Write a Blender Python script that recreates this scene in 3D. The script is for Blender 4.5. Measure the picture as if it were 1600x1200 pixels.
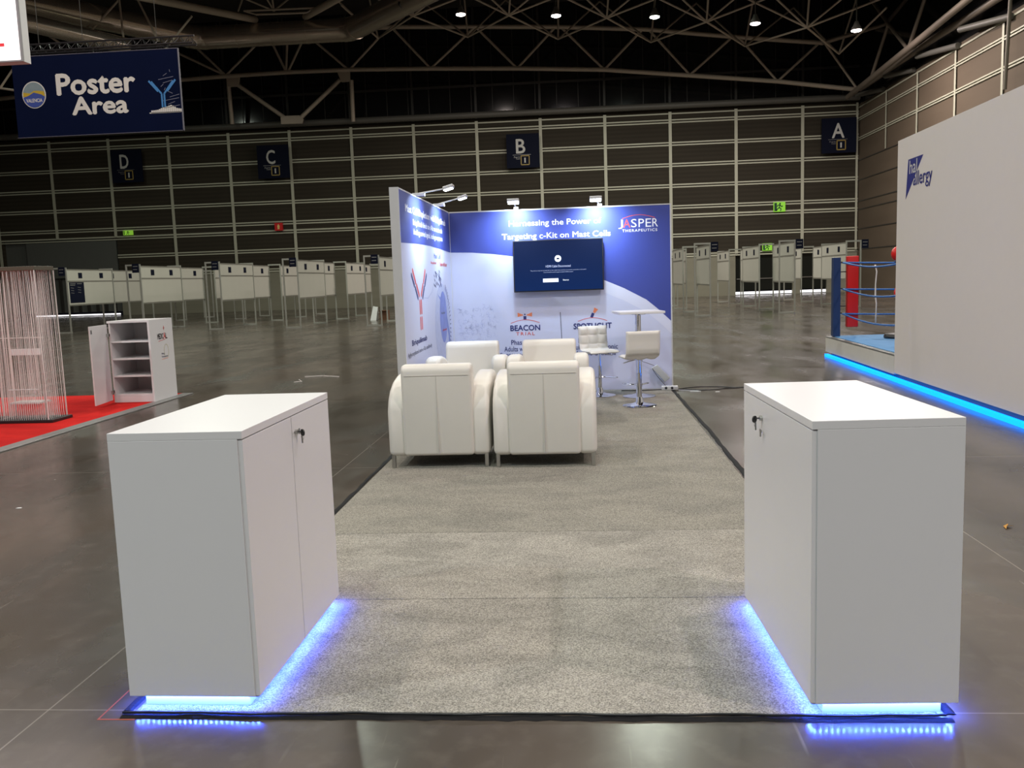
import bpy, bmesh, math, random
from mathutils import Vector, Matrix
for o in list(bpy.data.objects): bpy.data.objects.remove(o)
SC = bpy.context.scene; COL = SC.collection
R = math.radians; random.seed(7)

# ---------------------------------------------------------------- camera
CAM = Vector((1.7387, -3.0273, 1.5875)); PITCH, ROLL, YAW, FPX = .1192, -.0342, .0775, 1380.5
f = Vector((-math.sin(YAW)*math.cos(PITCH), math.cos(YAW)*math.cos(PITCH), -math.sin(PITCH)))
r = f.cross(Vector((0, 0, 1))).normalized(); u = r.cross(f)
r2 = math.cos(ROLL)*r + math.sin(ROLL)*u; u2 = -math.sin(ROLL)*r + math.cos(ROLL)*u
cd = bpy.data.cameras.new('camera'); cam = bpy.data.objects.new('camera', cd); COL.objects.link(cam)
cam.matrix_world = Matrix(((r2.x, u2.x, -f.x, CAM.x), (r2.y, u2.y, -f.y, CAM.y), (r2.z, u2.z, -f.z, CAM.z), (0, 0, 0, 1)))
cd.sensor_width = 36; cd.lens = FPX/1600*36; cd.clip_end = 300; cd.clip_start = .05
SC.camera = cam
# ---------------------------------------------------------------- world, exposure
w = bpy.data.worlds.new('world'); SC.world = w; w.use_nodes = True
w.node_tree.nodes['Background'].inputs[0].default_value = (.02, .02, .025, 1)
w.node_tree.nodes['Background'].inputs[1].default_value = .2
SC.view_settings.view_transform = 'Standard'; SC.view_settings.look = 'None'
SC.view_settings.exposure = -0.1; SC.view_settings.gamma = 1; SC.view_settings.use_curve_mapping = False
# ---------------------------------------------------------------- light levels
LAMP_W = 1500.0        # one high-bay lamp
SPOT_W = 20.0          # one arm light of the booth
LED_E = 1000.0           # blue strip under the counters
CYAN_E = 3.2
# high-bay lamps: x, y, z, colour, relative strength; unseen rows after the first are added and tuned for fill
WARM = (1, .86, .78); GREEN = (.9, 1, .84); COOL = (.9, .97, 1); PINK = (1, .86, .84)
LAMPS = [(-3.54, 41, 14.24, WARM, .5), (1.03, 41, 13.93, PINK, .5), (5.69, 41, 13.62, GREEN, .6), (10.37, 41, 13.07, PINK, .6), (15.01, 41, 12.51, PINK, .6), (-24.51, 41, 14.47, GREEN, .2),
         (-27, 27, 14, WARM, .4), (-13, 30, 14, GREEN, .55), (-8, 27, 14, GREEN, .5), (12, 27, 14, GREEN, .5), (4, 27, 14, GREEN, .35), (15.5, 36, 13, WARM, .3),
         (-20, 13, 14, WARM, .45), (-9, 14, 14, WARM, .5), (10, 14, 14, WARM, .45), (1.5, 12, 14, GREEN, .3),
         (-5.5, 3.5, 14, WARM, .43), (6.5, 3, 14, PINK, .45), (-1, -5, 14, GREEN, .38), (-12, -5, 13, COOL, 1.05), (13, -5, 13, PINK, 1.05), (3, -13, 14, COOL, .45), (-6, -18, 12, COOL, .4)]

# ---------------------------------------------------------------- materials
def mat(name, col, rough=.5, metal=0, var=0, scale=8, emit=None, es=0, spec=None, stretch=None, bump=0):
    m = bpy.data.materials.new(name); m.use_nodes = True; nt = m.node_tree; b = nt.nodes['Principled BSDF']
    b.inputs['Base Color'].default_value = (*col, 1); b.inputs['Roughness'].default_value = rough; b.inputs['Metallic'].default_value = metal
    if spec is not None: b.inputs['Specular IOR Level'].default_value = spec
    if var or bump:
        tc = nt.nodes.new('ShaderNodeTexCoord'); mp = nt.nodes.new('ShaderNodeMapping'); n = nt.nodes.new('ShaderNodeTexNoise')
        n.inputs['Scale'].default_value = scale; n.inputs['Detail'].default_value = 4
        if stretch: mp.inputs['Scale'].default_value = stretch
        nt.links.new(tc.outputs['Object'], mp.inputs[0]); nt.links.new(mp.outputs[0], n.inputs['Vector'])
        if var:
            mx = nt.nodes.new('ShaderNodeMix'); mx.data_type = 'RGBA'
            mx.inputs[6].default_value = (*[c*(1-var) for c in col], 1); mx.inputs[7].default_value = (*[min(1, c*(1+var)) for c in col], 1)
            nt.links.new(n.outputs['Fac'], mx.inputs[0]); nt.links.new(mx.outputs[2], b.inputs['Base Color'])
        if bump:
            bp = nt.nodes.new('ShaderNodeBump'); bp.inputs['Strength'].default_value = bump; bp.inputs['Distance'].default_value = .01
            nt.links.new(n.outputs['Fac'], bp.inputs['Height']); nt.links.new(bp.outputs[0], b.inputs['Normal'])
    if emit: b.inputs['Emission Color'].default_value = (*emit, 1); b.inputs['Emission Strength'].default_value = es
    return m
def srgb(r_, g, b_): return tuple(((c/255)/12.92 if c/255 <= .04045 else ((c/255+.055)/1.055)**2.4) for c in (r_, g, b_))

M = {}
M['laminate'] = mat('laminate_white', (.76, .755, .765), .32, var=.01)
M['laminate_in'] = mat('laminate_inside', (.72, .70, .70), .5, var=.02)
M['gap'] = mat('dark_gap', (.12, .12, .13), .8, var=.05)
M['leather'] = mat('white_leather', (.74, .71, .65), .42, var=.03, scale=5, bump=.06)
M['seam'] = mat('leather_seam', (.55, .53, .50), .6, var=.05)
M['chrome'] = mat('chrome', (.75, .76, .78), .08, 1, var=.02)
M['steel'] = mat('brushed_steel', (.5, .5, .48), .3, 1, var=.1)
M['black'] = mat('black_plastic', (.015, .015, .017), .4, var=.2)
M['blackrub'] = mat('black_tape', (.007, .007, .008), .75, spec=.2, var=.4, scale=30, bump=.5)
M['alu'] = mat('white_aluminium', (.62, .62, .62), .4, .2, var=.03)
M['posterframe'] = mat('grey_aluminium_frame', (.36, .36, .32), .45, .3, var=.03)
M['posterpanel'] = mat('poster_panel', (.44, .425, .37), .7, var=.03, scale=2)
M['navy'] = mat('navy_print', (.004, .006, .018), .7, spec=.12, var=.1)
M['navysign'] = mat('navy_sign_fabric', (.002, .005, .024), .8, spec=.05, var=.15, scale=1.2)
M['white'] = mat('white_print', (.82, .82, .82), .6, var=.01)
M['signwhite'] = mat('sign_lettering', (.55, .55, .52), .7, var=.02)
M['lav'] = mat('lavender_graphic', (.56, .59, .76), .6, var=.05, scale=1.5)
M['blue'] = mat('blue_graphic', (.045, .065, .30), .5, var=.06, scale=1.5)
M['ink'] = mat('dark_blue_ink', (.02, .03, .16), .6, var=.02)
M['greyink'] = mat('grey_ink', (.13, .14, .2), .6, var=.02)
M['redink'] = mat('red_ink', (.62, .09, .08), .6, var=.02)
M['orange'] = mat('orange_ink', (.8, .25, .12), .6, var=.2)
M['cell'] = mat('cell_print_blue', (.20, .25, .58), .6, var=.3, scale=6)
M['cellpale'] = mat('cell_print_pale', (.45, .49, .68), .6, var=.15, scale=12)
M['truss'] = mat('truss_paint', (.48, .41, .33), .5, .1, var=.1, scale=1)
M['trussdark'] = mat('truss_paint_dimmed', (.17, .14, .11), .5, .1, var=.1, scale=1)  # same truss paint darkened, to offset the strong light of the nearby lamp
M['beam'] = mat('beam_paint', (.12, .115, .10), .5, .1, var=.1, scale=1)
M['duct'] = mat('galvanised_duct', (.50, .43, .36), .24, .75, var=.12, scale=1.3)
M['red'] = mat('red_vinyl', (.62, .012, .012), .35, var=.05)
M['navyvinyl'] = mat('navy_vinyl', (.015, .04, .13), .4, var=.05)
M['rope'] = mat('blue_rope', (.01, .12, .42), .5, var=.2, scale=60)
M['string'] = mat('white_string', (.82, .76, .73), .7, var=.05)
M['ringmat'] = mat('blue_canvas', (.09, .27, .55), .7, var=.05)
M['grey'] = mat('grey_trim', (.26, .26, .26), .4, .5, var=.1)
M['bluemark'] = mat('logo_blue', (.01, .015, .20), .5, var=.02)
M['lit'] = mat('lamp_glass', (1, 1, 1), .5, emit=(1, .97, .95), es=14)
M['litbox'] = mat('backlit_sign_face', (.9, .9, .9), .5, emit=(1, .90, .90), es=1.0)
M['litred'] = mat('backlit_red', (.6, .02, .02), .5, emit=(.8, .03, .05), es=.6)
M['led'] = mat('led_diode', (.2, .3, 1), .5, emit=(.045, .11, 1.0), es=LED_E)
M['ledstrip'] = mat('led_tape', (.7, .75, .9), .5, var=.02)
M['cyan'] = mat('cyan_led', (0, .4, 1), .5, emit=(.0, .175, 1.0), es=CYAN_E)
M['exit'] = mat('exit_sign_green', (.15, .5, .02), .5, emit=(.32, .62, .06), es=.5)
M['exitdark'] = mat('exit_sign_pictogram', (.0, .05, .02), .5, var=.05)
M['daygap'] = mat('daylight_gap', (1, 1, 1), .5, emit=(1, .97, 1), es=1.8)
M['brown'] = mat('brown_box', (.12, .05, .02), .7, var=.2)
M['leaf'] = mat('dry_leaf', (.55, .26, .03), .6, var=.3, scale=50)

def scratchy_floor():
    m = bpy.data.materials.new('polished_concrete'); m.use_nodes = True; nt = m.node_tree; b = nt.nodes['Principled BSDF']
    N = nt.nodes.new; L = nt.links.new
    tc = N('ShaderNodeTexCoord'); geo = N('ShaderNodeNewGeometry')
    def noise(scale, st, det=5, rot=0, dist=0):
        mp = N('ShaderNodeMapping'); mp.inputs['Scale'].default_value = st; mp.inputs['Rotation'].default_value = (0, 0, rot)
        n = N('ShaderNodeTexNoise'); n.inputs['Scale'].default_value = scale; n.inputs['Detail'].default_value = det; n.inputs['Distortion'].default_value = dist
        L(geo.outputs['Position'], mp.inputs[0]); L(mp.outputs[0], n.inputs['Vector']); return n
    def ramp(src, a, b_, ca=0, cb=1):
        rr = N('ShaderNodeMapRange'); rr.inputs[1].default_value = a; rr.inputs[2].default_value = b_; rr.inputs[3].default_value = ca; rr.inputs[4].default_value = cb
        L(src, rr.inputs[0]); return rr.outputs[0]
    def mix(fac, A, B):
        x = N('ShaderNodeMix'); x.data_type = 'RGBA'; L(fac, x.inputs[0])
        for v, i in ((A, 6), (B, 7)):
            if isinstance(v, tuple): x.inputs[i].default_value = (*v, 1)
            else: L(v, x.inputs[i])
        return x.outputs[2]
    big = noise(.45, (1, .6, 1)); mid = noise(1.6, (1, .35, 1), 6, .3, .6); fine = noise(9, (1, 1, 1), 6)
    c = mix(ramp(big.outputs['Fac'], .35, .65), (.050, .042, .034), (.108, .088, .071))
    c = mix(ramp(mid.outputs['Fac'], .45, .70, 0, .85), c, (.040, .036, .030))
    c = mix(ramp(fine.outputs['Fac'], .5, .8, 0, .35), c, (.15, .13, .11))
    for k, (sc, rot) in enumerate(((26, .5), (30, -.35), (22, 1.2))):
        s = noise(sc, (1, .05, 1), 2, rot, 0)
        msk = noise(1.1+k*.3, (1, 1, 1), 2, k)
        a = ramp(s.outputs['Fac'], .70, .78, 0, 1); g = ramp(msk.outputs['Fac'], .50, .60, 0, .6)
        mm = N('ShaderNodeMath'); mm.operation = 'MULTIPLY'; L(a, mm.inputs[0]); L(g, mm.inputs[1])
        c = mix(mm.outputs[0], c, (.26, .24, .20))
    vor = N('ShaderNodeTexVoronoi'); vor.inputs['Scale'].default_value = 3.0; L(geo.outputs['Position'], vor.inputs['Vector'])
    c = mix(ramp(vor.outputs['Distance'], .018, .03, .8, 0), c, (.4, .38, .34))
    # joints between the slabs, 4.32 m apart
    sep = N('ShaderNodeSeparateXYZ'); L(geo.outputs['Position'], sep.inputs[0])
    for ax, off in ((0, -.33), (1, .055)):
        a = N('ShaderNodeMath'); a.operation = 'SUBTRACT'; L(sep.outputs[ax], a.inputs[0]); a.inputs[1].default_value = off - 2.16
        md = N('ShaderNodeMath'); md.operation = 'FLOORED_MODULO'; L(a.outputs[0], md.inputs[0]); md.inputs[1].default_value = 4.32
        s2 = N('ShaderNodeMath'); s2.operation = 'SUBTRACT'; L(md.outputs[0], s2.inputs[0]); s2.inputs[1].default_value = 2.16
        ab = N('ShaderNodeMath'); ab.operation = 'ABSOLUTE'; L(s2.outputs[0], ab.inputs[0])
        c = mix(ramp(ab.outputs[0], .002, .0045, .55, 0), c, (.30, .27, .23))
    L(c, b.inputs['Base Color'])
    L(ramp(mid.outputs['Fac'], .3, .75, .14, .33), b.inputs['Roughness'])
    b.inputs['Specular IOR Level'].default_value = .6
    bp = N('ShaderNodeBump'); bp.inputs['Strength'].default_value = .12; bp.inputs['Distance'].default_value = .01
    w1 = noise(2.2, (1, 1, 1), 3); L(w1.outputs['Fac'], bp.inputs['Height']); L(bp.outputs[0], b.inputs['Normal'])
    return m
M['floor'] = scratchy_floor()

def carpet_mat(name, c0, c1, sc=2.9):
    m = bpy.data.materials.new(name); m.use_nodes = True; nt = m.node_tree; b = nt.nodes['Principled BSDF']
    N = nt.nodes.new; L = nt.links.new; geo = N('ShaderNodeNewGeometry')
    mp = N('ShaderNodeMapping'); mp.inputs['Scale'].default_value = (.7, 1.3, 1); L(geo.outputs['Position'], mp.inputs[0])
    n1 = N('ShaderNodeTexNoise'); n1.inputs['Scale'].default_value = sc; n1.inputs['Detail'].default_value = 5; n1.inputs['Roughness'].default_value = .6; n1.inputs['Distortion'].default_value = .8
    n2 = N('ShaderNodeTexNoise'); n2.inputs['Scale'].default_value = 170; n2.inputs['Detail'].default_value = 4
    L(mp.outputs[0], n1.inputs['Vector']); L(geo.outputs['Position'], n2.inputs['Vector'])
    mr = N('ShaderNodeMapRange'); mr.inputs[1].default_value = .36; mr.inputs[2].default_value = .6; L(n1.outputs['Fac'], mr.inputs[0])
    x = N('ShaderNodeMix'); x.data_type = 'RGBA'; x.inputs[6].default_value = (*c0, 1); x.inputs[7].default_value = (*c1, 1); L(mr.outputs[0], x.inputs[0])
    mr2 = N('ShaderNodeMapRange'); mr2.inputs[1].default_value = .36; mr2.inputs[2].default_value = .64; mr2.inputs[3].default_value = .55; mr2.inputs[4].default_value = 1.4; L(n2.outputs['Fac'], mr2.inputs[0])
    y = N('ShaderNodeMix'); y.data_type = 'RGBA'; y.blend_type = 'MULTIPLY'; y.inputs[0].default_value = 1; L(x.outputs[2], y.inputs[6]); L(mr2.outputs[0], y.inputs[7])
    L(y.outputs[2], b.inputs['Base Color']); b.inputs['Roughness'].default_value = .95; b.inputs['Specular IOR Level'].default_value = .1
    bp = N('ShaderNodeBump'); bp.inputs['Strength'].default_value = .6; bp.inputs['Distance'].default_value = .006; L(n2.outputs['Fac'], bp.inputs['Height']); L(bp.outputs[0], b.inputs['Normal'])
    return m
M['carpet'] = carpet_mat('grey_carpet_pile', (.255, .245, .215), (.335, .32, .28))
M['carpet2'] = carpet_mat('grey_carpet_brushed', (.225, .217, .188), (.272, .26, .222), 2.2)
M['redcarpet'] = carpet_mat('red_carpet_pile', (.42, .012, .012), (.60, .022, .018), 1.2)

def panel_wall(name, c0, c1, pleat=0, axis=0):
    m = bpy.data.materials.new(name); m.use_nodes = True; nt = m.node_tree; b = nt.nodes['Principled BSDF']
    N = nt.nodes.new; L = nt.links.new; geo = N('ShaderNodeNewGeometry')
    mp = N('ShaderNodeMapping'); mp.inputs['Scale'].default_value = (.09, .09, .6); L(geo.outputs['Position'], mp.inputs[0])
    n = N('ShaderNodeTexNoise'); n.inputs['Scale'].default_value = 2.2; n.inputs['Detail'].default_value = 5; L(mp.outputs[0], n.inputs['Vector'])
    x = N('ShaderNodeMix'); x.data_type = 'RGBA'; x.inputs[6].default_value = (*c0, 1); x.inputs[7].default_value = (*c1, 1); L(n.outputs['Fac'], x.inputs[0])
    out = x.outputs[2]
    if pleat:
        sep = N('ShaderNodeSeparateXYZ'); L(geo.outputs['Position'], sep.inputs[0])
        a = N('ShaderNodeMath'); a.operation = 'MULTIPLY'; a.inputs[1].default_value = pleat; L(sep.outputs[axis], a.inputs[0])
        s = N('ShaderNodeMath'); s.operation = 'SINE'; L(a.outputs[0], s.inputs[0])
        mr = N('ShaderNodeMapRange'); mr.inputs[1].default_value = -1; mr.inputs[2].default_value = 1; mr.inputs[3].default_value = .86; mr.inputs[4].default_value = 1.08; L(s.outputs[0], mr.inputs[0])
        y = N('ShaderNodeMix'); y.data_type = 'RGBA'; y.blend_type = 'MULTIPLY'; y.inputs[0].default_value = 1; L(out, y.inputs[6]); L(mr.outputs[0], y.inputs[7]); out = y.outputs[2]
    L(out, b.inputs['Base Color']); b.inputs['Roughness'].default_value = .75; b.inputs['Specular IOR Level'].default_value = .25
    return m
M['wallpanel'] = panel_wall('acoustic_wall_panels', (.028, .023, .015), (.046, .038, .026), 24, 2)
M['sidepanel'] = panel_wall('side_wall_panels', (.085, .064, .044), (.13, .10, .07), 0, 1)
M['concrete'] = panel_wall('cast_concrete', (.17, .165, .12), (.27, .26, .20))
M['rail'] = mat('rail_paint', (.46, .46, .36), .5, .1, var=.1, scale=.6)
M['glassdark'] = mat('dark_clerestory_glass', (.008, .008, .009), .1, var=.2, spec=.5)
M['mullion'] = mat('dark_mullion', (.03, .028, .024), .5, var=.1)
M['shutter'] = mat('grey_shutter', (.10, .105, .095), .5, var=.08, stretch=(6, 1, .3), scale=3)
M['roof'] = mat('roof_deck', (.03, .027, .024), .8, var=.2, scale=2, stretch=(6, .2, 1))
M['doorglass'] = mat('dark_door_glass', (.010, .012, .010), .15, var=.1)

# ---------------------------------------------------------------- geometry helpers (all write world coordinates into a bmesh)
def box(bm, x0, x1, y0, y1, z0, z1):
    v = [bm.verts.new(p) for p in ((x0, y0, z0), (x1, y0, z0), (x1, y1, z0), (x0, y1, z0), (x0, y0, z1), (x1, y0, z1), (x1, y1, z1), (x0, y1, z1))]
    for q in ((0, 3, 2, 1), (4, 5, 6, 7), (0, 1, 5, 4), (1, 2, 6, 5), (2, 3, 7, 6), (3, 0, 4, 7)): bm.faces.new([v[i] for i in q])
    return v
def tube(bm, pts, rad, seg=10, cap=True):
    pts = [Vector(p) for p in pts]; rings = []; up = Vector((0, 0, 1)); n = len(pts)
    rr = rad if isinstance(rad, (list, tuple)) else [rad]*n
    prev = None
    for i, p in enumerate(pts):
        d = (pts[min(i+1, n-1)] - pts[max(i-1, 0)]).normalized()
        if prev is None: a = d.cross(up if abs(d.z) < .95 else Vector((1, 0, 0))).normalized()
        else: a = (prev - d*prev.dot(d)).normalized()
        prev = a; b_ = d.cross(a)
        rings.append([bm.verts.new(p + (a*math.cos(t) + b_*math.sin(t))*rr[i]) for t in [2*math.pi*k/seg for k in range(seg)]])
    for i in range(n-1):
        for k in range(seg): bm.faces.new((rings[i][k], rings[i][(k+1) % seg], rings[i+1][(k+1) % seg], rings[i+1][k]))
    if cap: bm.faces.new(rings[0][::-1]); bm.faces.new(rings[-1])
def lathe(bm, cx, cy, prof, seg=32):
    rings = []
    for rad, z in prof:
        rings.append([bm.verts.new((cx + rad*math.cos(2*math.pi*k/seg), cy + rad*math.sin(2*math.pi*k/seg), z)) for k in range(seg)] if rad > 1e-5 else [bm.verts.new((cx, cy, z))])
    for a, b_ in zip(rings, rings[1:]):
        for k in range(seg):
            if len(a) == 1 and len(b_) == 1: continue
            if len(a) == 1: bm.faces.new((a[0], b_[(k+1) % seg], b_[k]))
            elif len(b_) == 1: bm.faces.new((a[k], a[(k+1) % seg], b_[0]))
            else: bm.faces.new((a[k], a[(k+1) % seg], b_[(k+1) % seg], b_[k]))
    for q, rv in ((rings[0], True), (rings[-1], False)):
        if len(q) > 1: bm.faces.new(q[::-1] if rv else q)
def prism(bm, pts, ex):      # polygon (3d points) extruded along ex
    ex = Vector(ex); a = [bm.verts.new(Vector(p)) for p in pts]; b_ = [bm.verts.new(Vector(p)+ex) for p in pts]; n = len(pts)
    bm.faces.new(a[::-1]); bm.faces.new(b_)
    for i in range(n): bm.faces.new((a[i], a[(i+1) % n], b_[(i+1) % n], b_[i]))
MATS = {}
def root_matrix(o):
    m = Matrix.LocRotScale(o.location, o.rotation_euler, None)
    return root_matrix(o.parent) @ m if o.parent else m
def obj(name, bm, m, parent=None, smooth=False, bevel=0, seg=2, local=False, label=None, sub=0):
    bmesh.ops.recalc_face_normals(bm, faces=bm.faces)
    if parent is not None and not local: bm.transform(root_matrix(parent).inverted())
    me = bpy.data.meshes.new(name); bm.to_mesh(me); bm.free()
    if smooth:
        me.polygons.foreach_set('use_smooth', [True]*len(me.polygons))
        if smooth is not True: me.set_sharp_from_angle(angle=R(smooth))
    me.materials.append(m if not isinstance(m, str) else M[m])
    o = bpy.data.objects.new(name, me); COL.objects.link(o); o.parent = parent
    if bevel:
        b_ = o.modifiers.new('bevel', 'BEVEL'); b_.width = bevel; b_.segments = seg; b_.limit_method = 'ANGLE'; b_.angle_limit = R(40)
        if seg > 2: me.polygons.foreach_set('use_smooth', [True]*len(me.polygons)); b_.harden_normals = False
    if sub:
        s = o.modifiers.new('subd', 'SUBSURF'); s.levels = s.render_levels = sub
    if label: o['label'] = label
    return o
def tag(o, label, cat, group=None, kind=None):
    if label: o['label'] = label
    if cat: o['category'] = cat
    if group: o['group'] = group
    if kind: o['kind'] = kind
    return o
def thing(name, label, cat, loc=(0, 0, 0), rz=0, group=None):
    o = bpy.data.objects.new(name, None); COL.objects.link(o); o.location = loc; o.rotation_euler = (0, 0, rz); o.empty_display_size = .1
    return tag(o, label, cat, group)
def copy_tree(o, parent=None):
    c = o.copy(); COL.objects.link(c)
    if parent: c.parent = parent
    for ch in list(o.children): copy_tree(ch, c)
    return c
def B(): return bmesh.new()
def bx(name, dims, m, parent=None, **k):
    bm = B(); box(bm, *dims); return obj(name, bm, m, parent, **k)
def tb(name, pts, rad, m, parent=None, seg=10, **k):
    bm = B(); tube(bm, pts, rad, seg); return obj(name, bm, m, parent, smooth=50, **k)
# flat print: polygon(s) in a plane (origin, U, V), N outwards
class Plane:
    def __init__(s, o, U, V): s.o = Vector(o); s.U = Vector(U).normalized(); s.V = Vector(V).normalized(); s.N = s.U.cross(s.V)
    def p(s, a, b, d=0): return s.o + s.U*a + s.V*b + s.N*d
def decal(name, pl, polys, m, parent, d0=.001, th=.0006, label=None):
    bm = B()
    for poly in polys: prism(bm, [pl.p(a, b, d0) for a, b in poly], pl.N*th)
    return obj(name, bm, m, parent, label=label)
def strokes(name, pl, lines, wd, m, parent, d0=.0012, th=.0006, label=None):
    polys = []
    for ln in lines:
        for (a, b), (c, d) in zip(ln, ln[1:]):
            dx, dy = c-a, d-b; l = math.hypot(dx, dy) or 1; nx, ny = -dy/l*wd/2, dx/l*wd/2
            polys.append([(a+nx, b+ny), (a-nx, b-ny), (c-nx, d-ny), (c+nx, d+ny)])
    return decal(name, pl, polys, m, parent, d0, th, label)
def text(name, s, pl, u0, u1, v0, v1, m, parent, bold=0, d0=.0016, th=.0006, label=None, space=1):
    cu = bpy.data.curves.new('t', 'FONT'); cu.body = s; cu.size = 1; cu.resolution_u = 3; cu.space_character = space; cu.extrude = 0
    t = bpy.data.objects.new('t', cu); COL.objects.link(t)
    bpy.context.view_layer.update()
    me = bpy.data.meshes.new_from_object(t.evaluated_get(bpy.context.evaluated_depsgraph_get()))
    bpy.data.objects.remove(t)
    xs = [v.co.x for v in me.vertices]; ys = [v.co.y for v in me.vertices]
    x0, x1, y0, y1 = min(xs), max(xs), min(ys), max(ys)
    bm = B(); bm.from_mesh(me); bpy.data.meshes.remove(me)
    ext = bmesh.ops.extrude_face_region(bm, geom=bm.faces[:])
    for v in ext['geom']:
        if isinstance(v, bmesh.types.BMVert): v.co.z = 1
    offs = [(0, 0)] + ([(bold, 0), (-bold, 0), (0, bold), (0, -bold)] if bold else [])
    base = bm; bm = B(); ku = (u1-u0)/(x1-x0); kv = (v1-v0)/(y1-y0)
    for k, (ox, oy) in enumerate(offs):
        mp = {}
        for v in base.verts: mp[v] = bm.verts.new(pl.p(u0+(v.co.x-x0+ox)*ku, v0+(v.co.y-y0+oy)*kv, d0+th*v.co.z+k*.00004))
        for f_ in base.faces: bm.faces.new([mp[v] for v in f_.verts])
    base.free()
    return obj(name, bm, m, parent, label=label)
def arc(cx, cy, rx, ry, a0, a1, n=16): return [(cx+rx*math.cos(R(a0+(a1-a0)*i/n)), cy+ry*math.sin(R(a0+(a1-a0)*i/n))) for i in range(n+1)]
def struct(name, bm, m, **k):
    o = obj(name, bm, m, **k); o['kind'] = 'structure'; return o

# ================================================================ THE HALL
XL, XR, YB, YF, ZT = -52.0, 19.34, 54.7, -22.0, 18.6
bm = B(); box(bm, XL-.3, XR+.3, YF-.3, YB+.3, -.3, 0); struct('floor', bm, 'floor')
bm = B(); box(bm, XL-.3, XR+.3, YF-.3, YB+.3, ZT, ZT+.3); struct('ceiling', bm, 'roof')
# back wall: dado of concrete, panels, dark clerestory, with the openings of door_1..3
ZR = [11.024, 9.635, 8.333, 7.034, 5.709, 5.213, 3.927]
bm = B()
for x0, x1, z0, z1 in ((XL, -36.9, 0, 2.65), (-28.9, 11.8, 0, 2.65), (15.38, 15.85, 0, 2.65), (17.5, XR, 0, 2.65)): box(bm, x0, x1, YB, YB+.3, z0, z1)
wb = struct('wall_back', bm, 'concrete')
bm = B(); box(bm, XL, XR, YB, YB+.3, 5.3, 11.75); box(bm, XL, -36.9, YB, YB+.3, 2.65, 5.3); box(bm, -28.9, XR, YB, YB+.3, 2.65, 5.3)
obj('wall_panelling', bm, 'wallpanel', wb)
bx('clerestory_glazing', (XL, XR, YB, YB+.3, 11.75, ZT), 'glassdark', wb)
x0 = -32.984
for z in ZR + [2.65]:
    xa = XL if z > 5.1 else -28.9
    bm = B()
    if z in (5.213,): box(bm, xa, XR, YB-.05, YB, z-.05, z+.05); box(bm, xa, XR, YB-.05, YB, z-.2, z-.13)
    else:
        box(bm, xa, XR, YB-.06, YB, z+.04, z+.12); box(bm, xa, XR, YB-.06, YB, z-.12, z-.04)
    obj('wall_rail', bm, 'rail', wb)
bx('wall_rail', (XL, XR, YB-.04, YB, 11.45, 11.53), 'rail', wb)
for i in range(-4, 13):
    x = x0 + i*4.076
    zb = 2.65 if (x > -28.5 or x < -37) else 5.2
    bx('wall_mullion', (x-.095, x+.095, YB-.09, YB-.061, zb, 11.6), 'rail', wb)
    bx('clerestory_mullion', (x-.07, x+.07, YB-.1, YB-.001, 11.76, ZT-.01), 'mullion', wb)
for i in range(-12, 39):
    x = x0 + (i+.5)*4.076/3 + .4
    if x < XR: bx('glazing_bar', (x-.02, x+.02, YB-.03, YB-.001, 11.76, ZT-.01), 'mullion', wb)
bx('glazing_transom', (XL, XR, YB-.12, YB-.031, 13.72, 13.86), 'mullion', wb)
tb('edge_beam', [(-45, 54.1, 11.92), (19.2, 54.1, 11.86)], .2, 'beam', wb, 12)
# small lit lamps of the street reflected in / seen through the clerestory are left to the glass
# right wall
bm = B(); box(bm, XR, XR+.3, YF, YB+.3, 0, 11.5); wr = struct('wall_right', bm, 'sidepanel')
bx('clerestory_glazing', (XR, XR+.3, YF, YB+.3, 11.5, ZT), 'glassdark', wr)
for z in (11.3, 10.6, 9.4): 
    bm = B()
    if z == 11.3: box(bm, XR-.05, XR, 0, YB, z-.04, z+.04)
    else: box(bm, XR-.06, XR, 0, YB, z+.03, z+.09); box(bm, XR-.06, XR, 0, YB, z-.09, z-.03)
    obj('wall_rail', bm, 'rail', wr)
for z in (8.1, 6.9, 5.6, 5.1, 3.9, 2.65): bx('panel_joint', (XR-.02, XR, 0, YB, z-.03, z+.03), 'mullion', wr)
for i in range(10):
    y = 49.6 - i*4.6
    if y > 0: bx('wall_mullion', (XR-.07, XR-.061, y-.09, y+.09, 8.15, 11.35), 'rail', wr)
bx('corner_post', (XR-.2, XR-.08, YB-.2, YB-.13, 2.65, 11.6), 'rail', wr)
bm = B(); box(bm, XL-.3, XL, YF, YB, 0, ZT); struct('wall_left', bm, 'wallpanel')
bm = B(); box(bm, XL, XR, YF-.3, YF, 0, ZT); struct('wall_front', bm, 'wallpanel')
# door_1: wide opening with a pleated roll shutter
d1 = bx('door_1', (-36.9, -28.9, YB+.25, YB+.34, .28, 5.3), 'shutter'); d1['kind'] = 'structure'
bx('shutter_box', (-35.3, -29.0, YB+.02, YB+.245, 2.6, 5.0), 'shutter', d1)
for i in range(12): bx('shutter_pleat', (-36.4+i*.62, -36.22+i*.62, YB+.12, YB+.24, .3, 2.58), 'mullion', d1)
bx('light_gap', (-35.2, -29.2, YB+.21, YB+.24, .05, .13), 'daygap', d1, label='bright gap of light under the shutter')
for i, (a, b_) in enumerate(((11.8, 15.38), (15.85, 17.5))):
    d = bx('door_%d' % (i+2), (a, b_, YB+.2, YB+.26, .3, 2.65), 'doorglass'); d['kind'] = 'structure'
    bx('push_bar', (a+.1, b_-.1, YB+.12, YB+.17, 1.0, 1.06), 'steel', d)
    bx('light_gap', (a+.02, b_-.02, YB+.18, YB+.19, .05, .21), 'daygap', d, label='bright gap of light under the door')

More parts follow.
